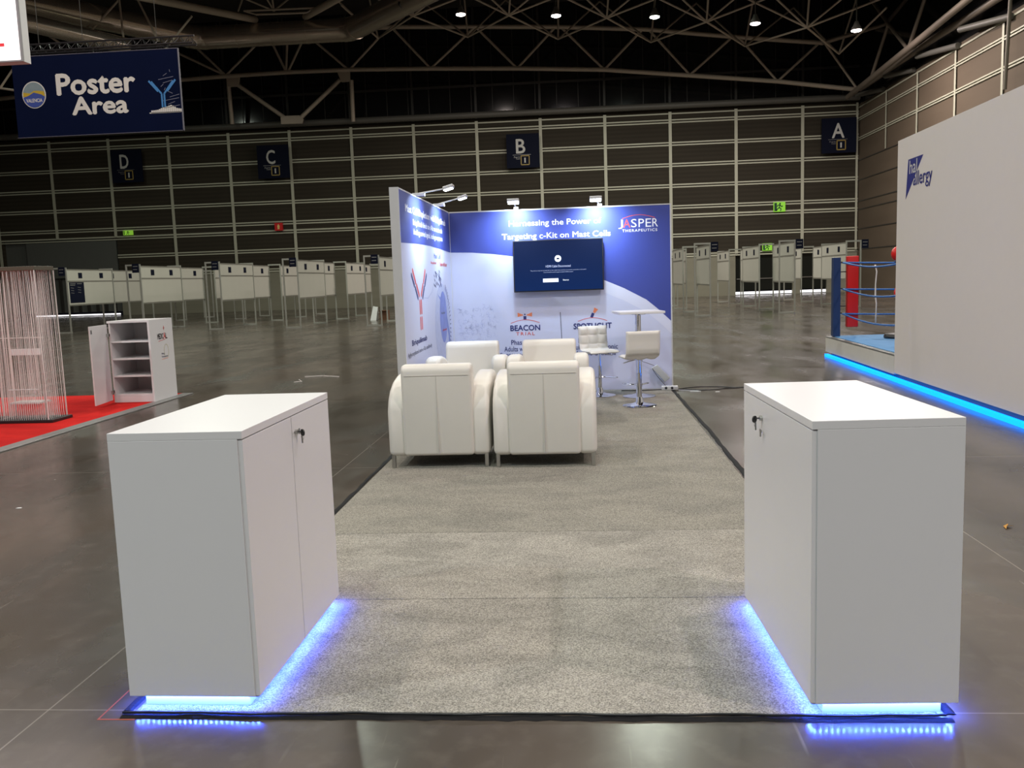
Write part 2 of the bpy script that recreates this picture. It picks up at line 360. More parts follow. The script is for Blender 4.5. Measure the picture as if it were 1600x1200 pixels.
# ---- roof steel
def truss(name, label, chords, webs, rc, rw, m='truss'):
    pts = [p for c in chords for p in c]; t = thing(name, label, 'roof truss', (pts[0][0], pts[0][1], min(p[2] for p in pts)))
    for c in chords: tb('chord', c, rc, m, t, 10)
    for a, b_ in webs: tb('web_strut', (a, b_), rw, m, t, 8)
    return t
A_chord = [(-37.24, 52.5, 13.89), (-33.01, 52.5, 14.12), (-22.8, 52.5, 14.6), (-19.79, 52.5, 14.68), (-15.83, 52.5, 14.72), (-11.99, 52.5, 14.68), (-6.9, 52.5, 14.49), (-1.6, 52.5, 14.23), (3.66, 52.5, 13.89), (8.84, 52.5, 13.29), (13.93, 52.5, 12.7), (18.59, 52.5, 11.99)]
A_top = [(-11.26, 52.5, 17.06), (-8.88, 52.5, 17.05), (-4.17, 52.5, 16.8), (0.95, 52.5, 16.52), (6.22, 52.5, 16.09), (11.5, 52.5, 15.37), (16.52, 52.5, 14.77), (19.1, 52.5, 15.4)]
A_web = [((-6.9, 52.5, 14.49), (-9.12, 52.5, 16.95)), ((-6.9, 52.5, 14.49), (-4.17, 52.5, 16.72)), ((-1.6, 52.5, 14.23), (-3.97, 52.5, 16.71)), ((-1.6, 52.5, 14.23), (0.72, 52.5, 16.46)), ((3.66, 52.5, 13.89), (1.18, 52.5, 16.43)), ((3.66, 52.5, 13.89), (5.95, 52.5, 16.07)), ((8.77, 52.5, 13.33), (6.41, 52.5, 16.01)), ((8.77, 52.5, 13.33), (11.27, 52.5, 15.38)), ((13.93, 52.5, 12.7), (11.72, 52.5, 15.28)), ((13.93, 52.5, 12.7), (16.34, 52.5, 14.78)), ((18.59, 52.5, 11.99), (16.71, 52.5, 14.69)), ((-19.79, 52.5, 14.72), (-21.81, 52.5, 16.75)), ((-19.79, 52.5, 14.72), (-23.86, 52.5, 16.78)), ((-19.79, 52.5, 14.72), (-17.52, 52.5, 16.64)), ((-15.95, 52.5, 14.76), (-16.76, 52.5, 16.6)), ((-15.95, 52.5, 14.76), (-15.74, 52.5, 16.73)), ((-15.82, 52.5, 14.75), (-14.82, 52.5, 16.5)), ((-12.07, 52.5, 14.72), (-14.09, 52.5, 16.53)), ((-11.91, 52.5, 14.71), (-10.06, 52.5, 16.43))]
ta = truss('roof_truss', 'long arched steel tube truss running just in front of the dark clerestory', [A_chord, A_top], A_web, .13, .075)
for a, b_ in [((-19.86, 53.0, 14.17), (-19.94, 53.4, 11.93)), ((-19.24, 53.0, 14.22), (-16.5, 53.4, 12.16)), ((-15.35, 53.0, 12.04), (-12.82, 53.4, 14.3)), ((-11.99, 53.0, 14.17), (-12.11, 53.4, 11.72))]:
    tb('hanger_strut', (a, b_), .13, 'truss', ta, 10)
for q in [((-19.94, 52.9, 14.82), (-19.07, 52.9, 14.81), (-19.17, 52.9, 14.12), (-19.95, 52.9, 14.12)), ((-16.62, 52.9, 12.12), (-16.33, 52.9, 12.19), (-15.39, 52.9, 12.18), (-15.16, 52.9, 11.94), (-15.26, 52.9, 11.67), (-16.61, 52.9, 11.69)), ((-12.83, 52.9, 14.65), (-12.05, 52.9, 14.77), (-12.05, 52.9, 14.08), (-12.62, 52.9, 14.06))]:
    bm = B(); prism(bm, q, (0, .15, 0)); obj('gusset_plate', bm, 'truss', ta, bevel=.02)
Bw = [((-9.0, 47.5, 15.1), (-6.22, 43.0, 14.89)), ((-9.0, 47.5, 15.1), (-7.07, 51.5, 18.15)), ((-9.0, 47.5, 15.1), (-9.5, 47.5, 17.85)), ((-3.98, 47.5, 14.9), (-6.22, 43.0, 14.89)), ((-3.98, 47.5, 14.9), (-1.36, 43.0, 14.65)), ((-3.98, 47.5, 14.9), (-7.07, 51.5, 18.15)), ((-3.98, 47.5, 14.9), (-2.1, 51.5, 17.95)), ((-3.98, 47.5, 14.9), (-4.12, 47.5, 17.55)), ((1.0, 47.5, 14.53), (-1.36, 43.0, 14.65)), ((1.0, 47.5, 14.53), (3.51, 43.0, 14.26)), ((1.0, 47.5, 14.53), (-2.1, 51.5, 17.95)), ((1.0, 47.5, 14.53), (3.44, 51.5, 17.56)), ((1.0, 47.5, 14.53), (1.08, 47.5, 17.25)), ((6.05, 47.5, 14.1), (3.51, 43.0, 14.26)), ((6.05, 47.5, 14.1), (8.4, 43.0, 13.81)), ((6.05, 47.5, 14.1), (3.44, 51.5, 17.56)), ((6.05, 47.5, 14.1), (9.05, 51.5, 17.14)), ((6.05, 47.5, 14.1), (6.37, 47.5, 16.95)), ((11.09, 47.5, 13.63), (8.4, 43.0, 13.81)), ((11.09, 47.5, 13.63), (13.25, 43.0, 13.28)), ((11.09, 47.5, 13.63), (9.05, 51.5, 17.14)), ((11.09, 47.5, 13.63), (14.61, 51.5, 16.59)), ((11.09, 47.5, 13.63), (11.64, 47.5, 16.65)), ((16.07, 47.5, 12.97), (13.25, 43.0, 13.28)), ((16.07, 47.5, 12.97), (17.02, 43.0, 14.0)), ((16.07, 47.5, 12.97), (14.61, 51.5, 16.59)), ((16.07, 47.5, 12.97), (17.14, 47.5, 16.34)), ((-6.22, 43.0, 14.89), (-9.4, 42.5, 16.46)), ((-6.22, 43.0, 14.89), (-7.78, 42.5, 16.36)), ((-6.22, 43.0, 14.89), (-5.94, 42.5, 16.26)), ((-6.22, 43.0, 14.89), (-4.11, 42.5, 16.15)), ((-6.22, 43.0, 14.89), (-1.96, 42.5, 16.03)), ((-1.36, 43.0, 14.65), (-4.5, 42.5, 16.18)), ((-1.36, 43.0, 14.65), (-2.94, 42.5, 16.09)), ((-1.36, 43.0, 14.65), (-1.17, 42.5, 15.99)), ((-1.36, 43.0, 14.65), (0.6, 42.5, 15.88)), ((-1.36, 43.0, 14.65), (2.68, 42.5, 15.77)), ((3.51, 43.0, 14.26), (0.09, 42.5, 15.91)), ((3.51, 43.0, 14.26), (1.75, 42.5, 15.82)), ((3.51, 43.0, 14.26), (3.64, 42.5, 15.71)), ((3.51, 43.0, 14.26), (5.52, 42.5, 15.6)), ((3.51, 43.0, 14.26), (7.74, 42.5, 15.48)), ((8.4, 43.0, 13.81), (4.57, 42.5, 15.66)), ((8.4, 43.0, 13.81), (6.4, 42.5, 15.55)), ((8.4, 43.0, 13.81), (8.47, 42.5, 15.44)), ((8.4, 43.0, 13.81), (10.53, 42.5, 15.32)), ((8.4, 43.0, 13.81), (12.96, 42.5, 15.18)), ((13.25, 43.0, 13.28), (8.84, 42.5, 15.41)), ((13.25, 43.0, 13.28), (10.91, 42.5, 15.3)), ((13.25, 43.0, 13.28), (13.26, 42.5, 15.16)), ((13.25, 43.0, 13.28), (15.6, 42.5, 15.03)), ((13.25, 43.0, 13.28), (18.35, 42.5, 14.87)), ((-8.68, 46.0, 14.7), (-10.11, 44.0, 15.92)), ((-8.68, 46.0, 14.7), (-11.0, 44.0, 16.86))]
truss('space_frame', 'web of thin crossing steel tubes around the row of hanging lamps', [[(-9.4, 42.5, 16.5), (0.6, 42.5, 15.95), (18.3, 42.5, 14.9)]], Bw, .06, .05)
truss('roof_truss', 'small fan of steel tubes above the bend of the silver duct', [[(-16.8, 44, 16.95), (-12.3, 44, 16.85)]],
      [((-16.33, 46.0, 16.54), (-15.35, 44.0, 16.47)), ((-14.34, 46.0, 16.44), (-15.28, 44.0, 16.56)), ((-14.34, 46.0, 16.44), (-14.17, 44.0, 16.72)), ((-14.34, 46.0, 16.44), (-13.76, 44.0, 16.7)), ((-14.34, 46.0, 16.44), (-12.72, 44.0, 16.48))], .06, .05)
tr = truss('roof_truss', 'steel tube truss rising towards us along the top of the right wall', [[(18.0, 52.4, 11.58), (18.0, 42.69, 11.99), (18.0, 30, 12.6)], [(18.7, 52.3, 12.0), (18.7, 41.66, 12.07), (18.7, 28, 11.9)]],
      [((18.0, 48.34, 11.69), (18.0, 45.62, 13.89)), ((18.0, 45.62, 13.89), (18.0, 42.85, 12.0)), ((18.0, 42.69, 12.02), (18.0, 40.72, 13.77)), ((18.0, 45.62, 13.89), (18.0, 48.53, 16.04)), ((14.79, 46.0, 13.23), (18.0, 46.0, 13.99)), ((18.0, 46.0, 13.99), (19.1, 46.0, 15.28))], .16, .09, 'trussdark')
for a, b_ in [((18.7, 53.0, 11.76), (19.2, 49.88, 11.47)), ((18.7, 48.09, 11.81), (19.2, 45.29, 11.49)), ((18.7, 43.51, 11.76), (19.2, 39.97, 11.37)), ((18.7, 38.58, 11.72), (19.2, 35.01, 11.26))]:
    tb('bracket', (a, b_), .14, 'beam', tr, 8)
truss('rafter_tube', 'thick steel rafter tube slanting down to the duct, left of two', [[(-17.2, 31, 13.5), (-16.4, 34.0, 13.77), (-14.17, 42.5, 15.0)]], [], .17, .05)
truss('rafter_tube', 'thick steel rafter tube slanting down to the duct, right of two', [[(-11.59, 42.5, 15.0), (-7.73, 36.0, 13.99), (-6.6, 34, 13.8)]], [], .17, .05)
truss('pipe_rail', 'thin horizontal pipes above the straight part of the silver duct', [[(-14.2, 41.0, 15.0), (-10.68, 41.0, 14.95)], [(-13.6, 41.0, 14.8), (-11.08, 41.0, 14.75)]], [((-14.2, 41, 15), (-13.6, 41, 14.8)), ((-10.68, 41, 14.95), (-11.08, 41, 14.75))], .05, .04)
truss('roof_truss', 'thin crossing steel struts above the large navy banner', [[(-23.58, 38.0, 15.2), (-14.8, 38.0, 14.95)]],
      [((-21.32, 38.0, 15.16), (-20.55, 38.0, 13.62)), ((-20.42, 38.0, 13.61), (-18.88, 38.0, 14.97)), ((-21.75, 38.0, 15.19), (-21.75, 38.0, 13.34)), ((-18.95, 38.0, 14.97), (-18.89, 38.0, 13.24)), ((-18.1, 38.0, 14.93), (-17.23, 38.0, 12.96)), ((-15.56, 38.0, 14.0), (-17.29, 38.0, 12.25)), ((-25.09, 38.0, 11.26), (-24.37, 38.0, 12.09)), ((-23.58, 38.0, 14.24), (-21.93, 38.0, 13.12)), ((-21.06, 38.0, 14.02), (-19.91, 38.0, 13.18)), ((-25.09, 38.0, 11.26), (-23.2, 38, 10.9))], .05, .05)
truss('hanging_pole', 'slim steel pole hanging in front of the right wall', [[(18.6, 33.6, 13.2), (18.6, 33.8, 11.6), (18.6, 34.03, 8.26)]], [], .07, .05, 'trussdark')
t = thing('air_duct', 'large silver air duct bending twice beneath the roof', 'air duct', (-13, 42.6, 13.8))
for sg in ([(-25.6, 30.5, 14.3), (-17.6, 42.2, 14.3)], [(-16.8, 42.65, 14.3), (-9.7, 42.65, 14.3)], [(-9.0, 42.3, 14.3), (-1.5, 34.0, 14.3)]):
    tb('duct_section', sg, .56, 'duct', t, 28)
for c in ([(-17.62, 42.15, 14.3), (-17.35, 42.5, 14.3), (-17.0, 42.64, 14.3), (-16.78, 42.65, 14.3)], [(-9.72, 42.65, 14.3), (-9.4, 42.6, 14.3), (-9.15, 42.45, 14.3), (-8.98, 42.28, 14.3)]):
    tb('duct_elbow', c, .58, 'duct', t, 28)
for x in (-15.2, -13.4, -11.6): tb('duct_seam', [(x, 42.65, 14.3), (x+.05, 42.65, 14.3)], .585, 'duct', t, 28)
tb('port', [(-5.9, 38.35, 14.15), (-5.8, 38.25, 14.05)], .2, 'black', t, 16)
tb('air_duct', [(-23.4, 29.7, 13), (-19.1, 38.6, 13)], .38, 'duct', None, 24)
tag(bpy.context.scene.objects['air_duct.001'] if 'air_duct.001' in bpy.data.objects else None, 'slimmer straight duct beside the high lamp above the navy banner', 'air duct')

# ---- high-bay lamps
for i, (x, y, z, c, s) in enumerate(LAMPS):
    near = ['leftmost of the five lamps above the middle booth', 'second lamp from the left in the row of five', 'greenish lamp in the middle of the row of five', 'second lamp from the right in the row of five', 'rightmost lamp, close to the right wall truss', 'lamp beside the thin duct above the navy banner']
    lab = 'glowing round high-bay lamp, ' + near[i] if i < 6 else 'round high-bay lamp hanging from the roof outside the picture'
    t = thing('hanging_lamp', lab, 'lamp', (x, y, z), group='high-bay lamps hanging from the roof')
    bm = B(); lathe(bm, x, y, [(.24, z+.02), (.23, z+.1), (.12, z+.3), (.08, z+.42), (0, z+.42)], 20); obj('housing', bm, 'beam', t, smooth=40)
    m = mat('lamp_glow', (1, 1, 1), .5, emit=c, es=16)
    bm = B(); lathe(bm, x, y, [(0, z-.05), (.15, z-.045), (.23, z-.01), (.23, z+.018), (0, z+.018)], 20); obj('lamp_glass', bm, m, t, smooth=True)
    tb('suspension_rod', [(x, y, z+.42), (x, y, min(z+3, ZT))], .025, 'beam', t, 6)
    L = bpy.data.lights.new('lamp_light', 'AREA'); L.shape = 'DISK'; L.size = .5; L.energy = LAMP_W*s; L.color = c; L.spread = R(180)
    o = bpy.data.objects.new('lamp_light', L); COL.objects.link(o); o.location = (0, 0, -.07); o.parent = t

# ---- zone signs on the back wall
for x, ch, zc in ((-27.5, 'D', 9.72), (-17.68, 'C', 9.58), (-1.5, 'B', 9.55), (18.0, 'A', 9.62)):
    t = thing('zone_sign', 'square navy hanging sign with a white letter %s above a framed figure 1' % ch, 'sign', (x, 54.1, zc-1.05), group='lettered zone signs along the back wall')
    bx('sign_board', (x-1.04, x+1.04, 54.1, 54.2, zc-1.05, zc+1.05), 'navy', t)
    pl = Plane((x, 54.1, zc), (1, 0, 0), (0, 0, 1))
    text('sign_letter', ch, pl, -.42, .14 if ch != 'A' else .3, -.14, .72, 'signwhite', t, .015, .004, .01)
    strokes('sign_line', pl, [[(-.66, -.24), (.5, -.24)]], .02, 'grey', t, .004, .01)
    text('sign_caption', 'Puerta', pl, -.58, -.2, -.42, -.32, 'grey', t, 0, .004, .01); text('sign_caption', 'Gate', pl, -.46, -.2, -.52, -.44, 'grey', t, 0, .004, .01)
    strokes('number_frame', pl, [[(-.13, -.86), (-.13, -.31), (.38, -.31), (.38, -.86), (-.13, -.86)]], .055, mat('sign_gold', (.35, .25, .06), .5), t, .004, .01)
    text('sign_number', '1', pl, .07, .16, -.74, -.43, 'signwhite', t, .0, .004, .01)
# emergency signs
def exit_sign(x, z, w_, h, label):
    t = thing('exit_sign', label, 'exit sign', (x, 54.55, z-h/2))
    bx('sign_box', (x-w_/2, x+w_/2, 54.5, 54.6, z-h/2, z+h/2), 'exit', t)
    pl = Plane((x, 54.5, z), (1, 0, 0), (0, 0, 1)); k = h/.6
    decal('door_symbol', pl, [[(-w_/2+.04, -h*.42), (-w_/2+.2*k, -h*.42), (-w_/2+.2*k, h*.42), (-w_/2+.04, h*.42)]], 'exitdark', t, .002, .004)
    decal('running_figure', pl, [arc(.03*k, .2*k, .055*k, .055*k, 0, 330, 10)], 'exitdark', t, .002, .004)
    strokes('running_figure', pl, [[(.03*k, .14*k), (-.02*k, -.05*k), (.1*k, -.12*k), (.06*k, -.26*k)], [(-.02*k, -.05*k), (-.12*k, -.12*k), (-.2*k, -.25*k)], [(-.14*k, .02*k), (-.08*k, .12*k), (.04*k, .11*k), (.13*k, .0), (.2*k, .06*k)]], .06*k, 'exitdark', t, .002, .004)
exit_sign(14.5, 5.46, .72, .6, 'green running-man exit sign high on the wall left of the letter A sign')
exit_sign(13.75, 3.0, .6, .45, 'small green exit sign low down behind the poster boards on the right')
exit_sign(-28.0, 5.45, .65, .3, 'green exit sign at the upper corner of the shutter opening')
t = thing('fire_sign', 'small red square fire equipment sign on the back wall under letter C', 'sign', (-17.7, 54.5, 5.2))
bx('sign_box', (-17.98, -17.46, 54.45, 54.6, 5.2, 5.7), 'red', t)
decal('flame_symbol', Plane((-17.72, 54.45, 5.45), (1, 0, 0), (0, 0, 1)), [[(-.06, -.16), (.06, -.16), (.08, .05), (0, .18), (-.08, .05)]], mat('sign_yellow', (.8, .6, .2), .5), t, .002, .004)

# ---- poster boards: frames (loops) and the boards between them
fp = thing('display_stand', None, None)
for s in (-1, 1): bx('post', (s*.27-.025, s*.27+.025, -.025, .025, 0, 2.6), 'posterframe', fp, local=True)
bx('top_bar', (-.245, .245, -.024, .024, 2.54, 2.6), 'posterframe', fp, local=True)
bx('foot_bar', (-.295, .295, -.045, .045, 0, .05), 'posterframe', fp, local=True)
bd = thing('poster_board', None, None)       # runs from y=0 to y=3.5 at x=0
bx('lower_panel', (-.02, .02, .03, 3.42, 1.13, 2.03), 'posterpanel', bd, local=True)
bx('header_panel', (-.02, .02, .03, 3.42, 2.08, 2.5), 'posterpanel', bd, local=True)
for z in (1.1, 2.055, 2.52): bx('rail', (-.026, .026, .026, 3.46, z-.022, z+.022), mat('rail_grey', (.22, .21, .18), .5, .3), bd, local=True)
for y in (.95, 2.55):
    bx('number_plate', (.022, .027, y-.14, y+.14, 2.18, 2.40), 'navy', bd, local=True)
    bx('number_plate', (-.027, -.022, y-.14, y+.14, 2.18, 2.40), 'navy', bd, local=True)
ORD = ['nearest', 'second', 'third', 'fourth', 'farthest']
ROWS = [(-18.72, 30.85, 'leftmost row', -1), (-15.25, 30.0, 'second row from the left', -1), (-12.2, 30.2, 'third row from the left', -1), (-8.93, 29.5, 'fourth row from the left', -1), (-5.8, 29.3, 'row half hidden by the booth', -1),
        (6.18, 29.1, 'row just right of the booth', 1), (9.2, 29.4, 'middle row at the right', 1), (12.5, 32.7, 'rightmost row', 1)]
first_f, first_b = True, True
for X, Y0, rn, sd in ROWS:
    nk = 2 if X == -5.8 else (4 if X > 12 else 5)
    for k in range(nk):
        y = Y0 + 3.5*k
        t = fp if first_f else copy_tree(fp); first_f = False
        t.location = (X, y, 0); tag(t, 'open grey metal stand frame, %s one in the %s' % (ORD[k], rn), 'display frame', 'open frames between the poster boards')
        if k < nk-1 or X == -5.8:
            t = bd if first_b else copy_tree(bd); first_b = False
            side = .27 if k % 2 == 0 else -.27
            if X > 12: side = -side
            t.location = (X+side, y, 0); tag(t, 'blank white poster board, %s one in the %s' % (ORD[k], rn), 'poster board', 'poster boards')
    # end sign
    xs = X + .12 if sd < 0 else X + .42
    t = thing('row_sign', 'small dark sign on the front frame of the %s' % rn, 'sign', (xs, Y0-.06, 2.3), group='signs on the front poster frames')
    bx('sign_plate', (xs-.13, xs+.13, Y0-.06, Y0-.04, 2.28, 2.62), 'navy', t)
    pl = Plane((xs, Y0-.06, 2.45), (1, 0, 0), (0, 0, 1))
    for ln in ([(-.09, .07), (.09, .07)], [(-.09, -.05), (.07, -.05)]): strokes('sign_line', pl, [ln], .025, 'grey', t, .002, .002)
# navy poster pinned on the leftmost row
t = thing('pinned_poster', 'navy poster with rows of small white text pinned to the leftmost board', 'poster', (-18.42, 31.6, 1.2))
bx('poster_sheet', (-18.428, -18.418, 30.95, 32.0, 1.2, 2.02), 'navy', t)
pl = Plane((-18.418, 31.45, 1.6), (0, 1, 0), (0, 0, 1))
strokes('poster_text', pl, [[(-.45, .36), (-.05, .36)], [(-.45, .30), (-.1, .30)], [(.05, .36), (.4, .36)]], .03, 'grey', t, .002, .002)
for q in ((-.42, .2), (-.42, .1), (-.42, 0), (.08, .22), (.08, .12), (.08, .02)): strokes('poster_text', pl, [[q, (q[0]+.22, q[1]-.02)]], .018, 'grey', t, .002, .002)
# white sack and brown box on the floor by the poster rows
t = thing('cleaning_sign', 'small white folded stand on the floor below the poster frames', 'floor sign', (-6.95, 34.2, 0))
bm = B(); prism(bm, [(-7.1, 34.1, 0), (-6.85, 34.1, 0), (-6.78, 34.25, .55), (-6.98, 34.25, .6)], (0, .03, 0)); obj('front_panel', bm, 'white', t)
bm = B(); prism(bm, [(-7.1, 34.45, 0), (-6.85, 34.45, 0), (-6.78, 34.3, .55), (-6.98, 34.3, .6)], (0, .03, 0)); obj('rear_panel', bm, 'white', t)
t = thing('carton', 'small brown open carton beside the white folded stand', 'box', (-6.6, 34.6, 0))
bx('carton_body', (-6.75, -6.4, 34.4, 34.8, 0, .4), 'brown', t); bx('flap', (-6.75, -6.4, 34.3, 34.4, .38, .4), 'brown', t)

# ================================================================ THE BOOTH
# carpet strips with seams at 1.19 and 2.35
for a, b_, m, lab in ((.03, 1.186, 'carpet', 'front strip of grey carpet between the two glowing counters'), (1.192, 2.345, 'carpet', 'second strip of grey carpet behind the counters'), (2.351, 9.18, 'carpet2', 'long rear strip of grey carpet under the armchairs and bar stools')):
    tag(bx('carpet', (.03 if a < 5 else 0, 2.965, a, b_, 0, .009), m, bevel=.003), lab, 'carpet', 'grey carpet strips of the booth')
def strip(label, pts, wd, name='edging_tape'):
    bm = B(); prev = None; n = 60
    P = [Vector(p) for p in pts]; tot = []
    for i in range(n+1):
        t_ = i/n*(len(P)-1); k = min(int(t_), len(P)-2); p = P[k].lerp(P[k+1], t_-k); d = (P[k+1]-P[k]).normalized(); s = Vector((-d.y, d.x, 0))
        w_ = wd*(.85+.3*random.random()); off = (random.random()-.5)*wd*.25; h = .004 + .004*random.random()
        tot.append([bm.verts.new(p + s*(w_/2+off) + Vector((0, 0, .001))), bm.verts.new(p + s*(w_/4+off) + Vector((0, 0, h))), bm.verts.new(p + s*(-w_/4+off) + Vector((0, 0, h))), bm.verts.new(p + s*(-w_/2+off) + Vector((0, 0, .001)))])
    for a, b_ in zip(tot, tot[1:]):
        for k in range(4): bm.faces.new((a[k], a[(k+1) % 4], b_[(k+1) % 4], b_[k]))
    bm.faces.new(tot[0]); bm.faces.new(tot[-1][::-1])
    return tag(obj(name, bm, 'blackrub', smooth=30), label, 'tape')
strip('black tape edging along the front edge of the grey carpet', [(-.01, .008, 0), (3.01, .004, 0)], .042)
strip('black tape edging along the left edge of the grey carpet', [(-.005, .04, 0), (.003, 3, 0), (-.01, 5.68, 0)], .035)
strip('black tape edging along the right edge of the grey carpet', [(3.015, .04, 0), (3.0, 3, 0), (3.02, 6, 0), (2.998, 9.1, 0)], .045)
bm = B(); pts = [(-.01+.1*i, .010+.005*math.sin(i*.9)+.003*math.sin(i*2.3), .0135) for i in range(31)]; tube(bm, pts, .0045, 6)
tag(obj('power_cable', bm, 'black', smooth=True), 'thin black cable lying along the front carpet tape', 'cable')
# red masking marks
bm = B(); box(bm, -.095, .05, -.022, -.014, 0, .001); box(bm, -.095, -.089, -.014, .3, 0, .001)
tag(obj('floor_marking', bm, mat('red_tape', (.35, .06, .03), .6)), 'thin red L-shaped mark on the floor at the front left carpet corner', 'floor mark')

def counter(x, y, an, side, label):
    W_, L_, H0, H1 = .512, 1.0765, .055, 1.07
    t = thing('display_counter', label, 'counter', (x, y, 0), an)
    K = dict(local=True)
    bx('cabinet_body', (.0183 if side < 0 else 0, W_ if side < 0 else W_-.0183, 0, L_, H0, H1-.03), 'laminate', t, bevel=.0012, **K)
    bx('countertop', (0, W_, 0, L_, H1-.03, H1), 'laminate', t, bevel=.0015, **K)
    bx('plinth', (.05, W_-.05, .026, L_-.026, .0095, H0), 'laminate', t, **K)
    xa, xb = ((W_-.018, W_) if side > 0 else (0, .018))
    nd = 2 if side > 0 else 1
    for k in range(nd):
        ya = .003 + k*(L_/2); yb = ya + L_/nd-.006
        d = bx('door', (xa, xb, ya, yb, H0+.003, H1-.034), 'laminate', t, bevel=.001, **K)
        if k == nd-1:
            yl = (.58 if side > 0 else .72) - (0); zl = .965
            xs = xb if side > 0 else xa; s = side
            lk = tb('lock', [(xs, yl, zl), (xs+s*.012, yl, zl)], .011, 'steel', d, 16, local=True)
            bm = B(); tube(bm, [(xs+s*.012, yl, zl), (xs+s*.03, yl, zl)], .003, 8); tube(bm, [(xs+s*.03, yl-.001, zl-.004), (xs+s*.034, yl+.003, zl-.004)], .015, 18); obj('key', bm, 'black', lk, smooth=40, local=True, label='black key head in the lock')
            bm = B(); tube(bm, [(xs+s*.028, yl, zl-.016), (xs+s*.028, yl+.004*s, zl-.05)], .0035, 6)
            tube(bm, [(xs+s*.028+.0, yl+.012*math.cos(a)+.012, zl-.026+.012*math.sin(a)) for a in [i*.5 for i in range(13)]], .0012, 5)
            obj('key_blade', bm, 'steel', lk, smooth=40, local=True)
            bm = B(); box(bm, xs+s*.012-.002, xs+s*.012+.002, yl-.05, yl-.014, zl+.006, zl+.010) if side > 0 else box(bm, xs-.016, xs-.012, yl-.045, yl-.012, zl-.055, zl-.042)
            box(bm, xs+s*.012-.003, xs+s*.012+.003, yl+.016, yl+.024, zl-.014, zl+.012) if side > 0 else box(bm, xs-.016, xs-.011, yl-.03, yl-.018, zl-.075, zl-.05)
            obj('spare_key', bm, 'steel', lk, bevel=.002, local=True)
    # LED tape under the carcass edge, diodes facing the floor
    bm = B(); e = .012
    for x0_, x1_, y0_, y1_ in ((e-.005, W_-e+.005, e-.005, e+.005), (e-.005, W_-e+.005, L_-e-.005, L_-e+.005), (e-.005, e+.005, e, L_-e), (W_-e-.005, W_-e+.005, e, L_-e)): box(bm, x0_, x1_, y0_, y1_, H0-.0025, H0-.0005)
    lt = obj('led_tape', bm, 'ledstrip', t, **K)
    bm = B()
    def dio(px, py): bm.faces.new([bm.verts.new((px+a*.0035, py+b_*.0035, H0-.0028)) for a, b_ in ((-1, -1), (-1, 1), (1, 1), (1, -1))])
    n = 24
    for i in range(n):
        dio(e+.006+(W_-2*e-.012)*i/(n-1), e); dio(e+.006+(W_-2*e-.012)*i/(n-1), L_-e)
    n = 46
    for i in range(n):
        py = e+.02+(L_-2*e-.04)*i/(n-1); dio(e, py); dio(W_-e, py)
    o = obj('led_diodes', bm, 'led', lt, local=True); o['kind'] = 'stuff'; o['label'] = 'row of tiny glowing blue diodes'
    return t
counter(-.0028, .0576, -.0098, 1, 'white lockable display counter glowing blue underneath, on the left')
counter(2.5228, .0061, .0297, -1, 'white lockable display counter glowing blue underneath, on the right')

# ---- booth walls
bwl = thing('booth_back_wall', 'printed blue and lavender back wall of the booth carrying the screen', 'exhibition wall', (1.5, 9.2, 0))
bx('wall_panel', (.0, 3.0, 9.2, 9.28, .0, 2.5), 'lav', bwl)
bm = B(); box(bm, -.005, 3.02, 9.195, 9.285, 2.5, 2.515); box(bm, 3.0, 3.018, 9.194, 9.284, 0, 2.5); obj('aluminium_frame', bm, 'alu', bwl)
PB = Plane((0, 9.2, 0), (1, 0, 0), (0, 0, 1))
curve = [(0, 1.965), (.3, 1.955), (.59, 1.925), (.85, 1.885), (1.2, 1.81), (1.6, 1.70), (2.11, 1.515), (2.37, 1.40), (2.67, 1.235), (2.84, 1.09), (3.0, .935)]
bm = B()
for (a, b_), (c, d) in zip(curve, curve[1:]): prism(bm, [PB.p(a, b_, .0008), PB.p(c, d, .0008), PB.p(c, 2.498, .0008), PB.p(a, 2.498, .0008)], PB.N*.0006)
obj('blue_print', bm, 'blue', bwl)
def band(pl, cv, off, m, parent, name):
    bm = B()
    for (a, b_), (c, d) in zip(cv, cv[1:]): prism(bm, [pl.p(a, b_-off, .0006), pl.p(c, d-off, .0006), pl.p(c, d, .0006), pl.p(a, b_, .0006)], pl.N*.0004)
    obj(name, bm, m, parent)
band(PB, curve[6:], .17, mat('pale_graphic', (.64, .66, .80), .6, var=.03), bwl, 'pale_swoosh')
text('headline_text', 'Harnessing the Power of', PB, .82, 2.08, 2.265, 2.365, 'white', bwl, .012)
text('headline_text', 'Targeting c-Kit on Mast Cells', PB, .72, 2.2, 2.09, 2.19, 'white', bwl, .012)
text('logo_text', 'J', PB, 2.31, 2.37, 2.20, 2.325, 'white', bwl, .0)
text('logo_text', 'A', PB, 2.375, 2.47, 2.215, 2.325, 'redink', bwl, .005, label='red letter A')
for ch, a in zip('SPER', (2.48, 2.58, 2.675, 2.765)): text('logo_text', ch, PB, a, a+.075, 2.215, 2.325, 'white', bwl, 0)
strokes('logo_arc', PB, [[(2.36+.034*i, 2.335+.045*math.sin(math.pi*i/13)) for i in range(14)]], .008, 'redink', bwl)
text('logo_text', 'THERAPEUTICS', PB, 2.36, 2.83, 2.155, 2.19, 'white', bwl, .012, space=1.2)
def trial(cx, word, second, lines, widths):
    text('trial_name', word, PB, cx-.205 if word == 'BEACON' else cx-.26, cx+.205 if word == 'BEACON' else cx+.26, .86, .935, 'ink', bwl, .03)
    if second: text('trial_name', second, PB, cx-.13, cx+.13, .795, .84, 'redink', bwl, .005, space=1.3)
    strokes('trial_arc', PB, [[(cx-.2+.025*i, .965+.045*math.sin(math.pi*i/16)) for i in range(17)]], .007, 'redink', bwl)
    for (s_, z), w_ in zip(lines, widths): text('trial_text', s_, PB, cx-w_, cx+w_, z, z+.068, 'ink', bwl, .008)
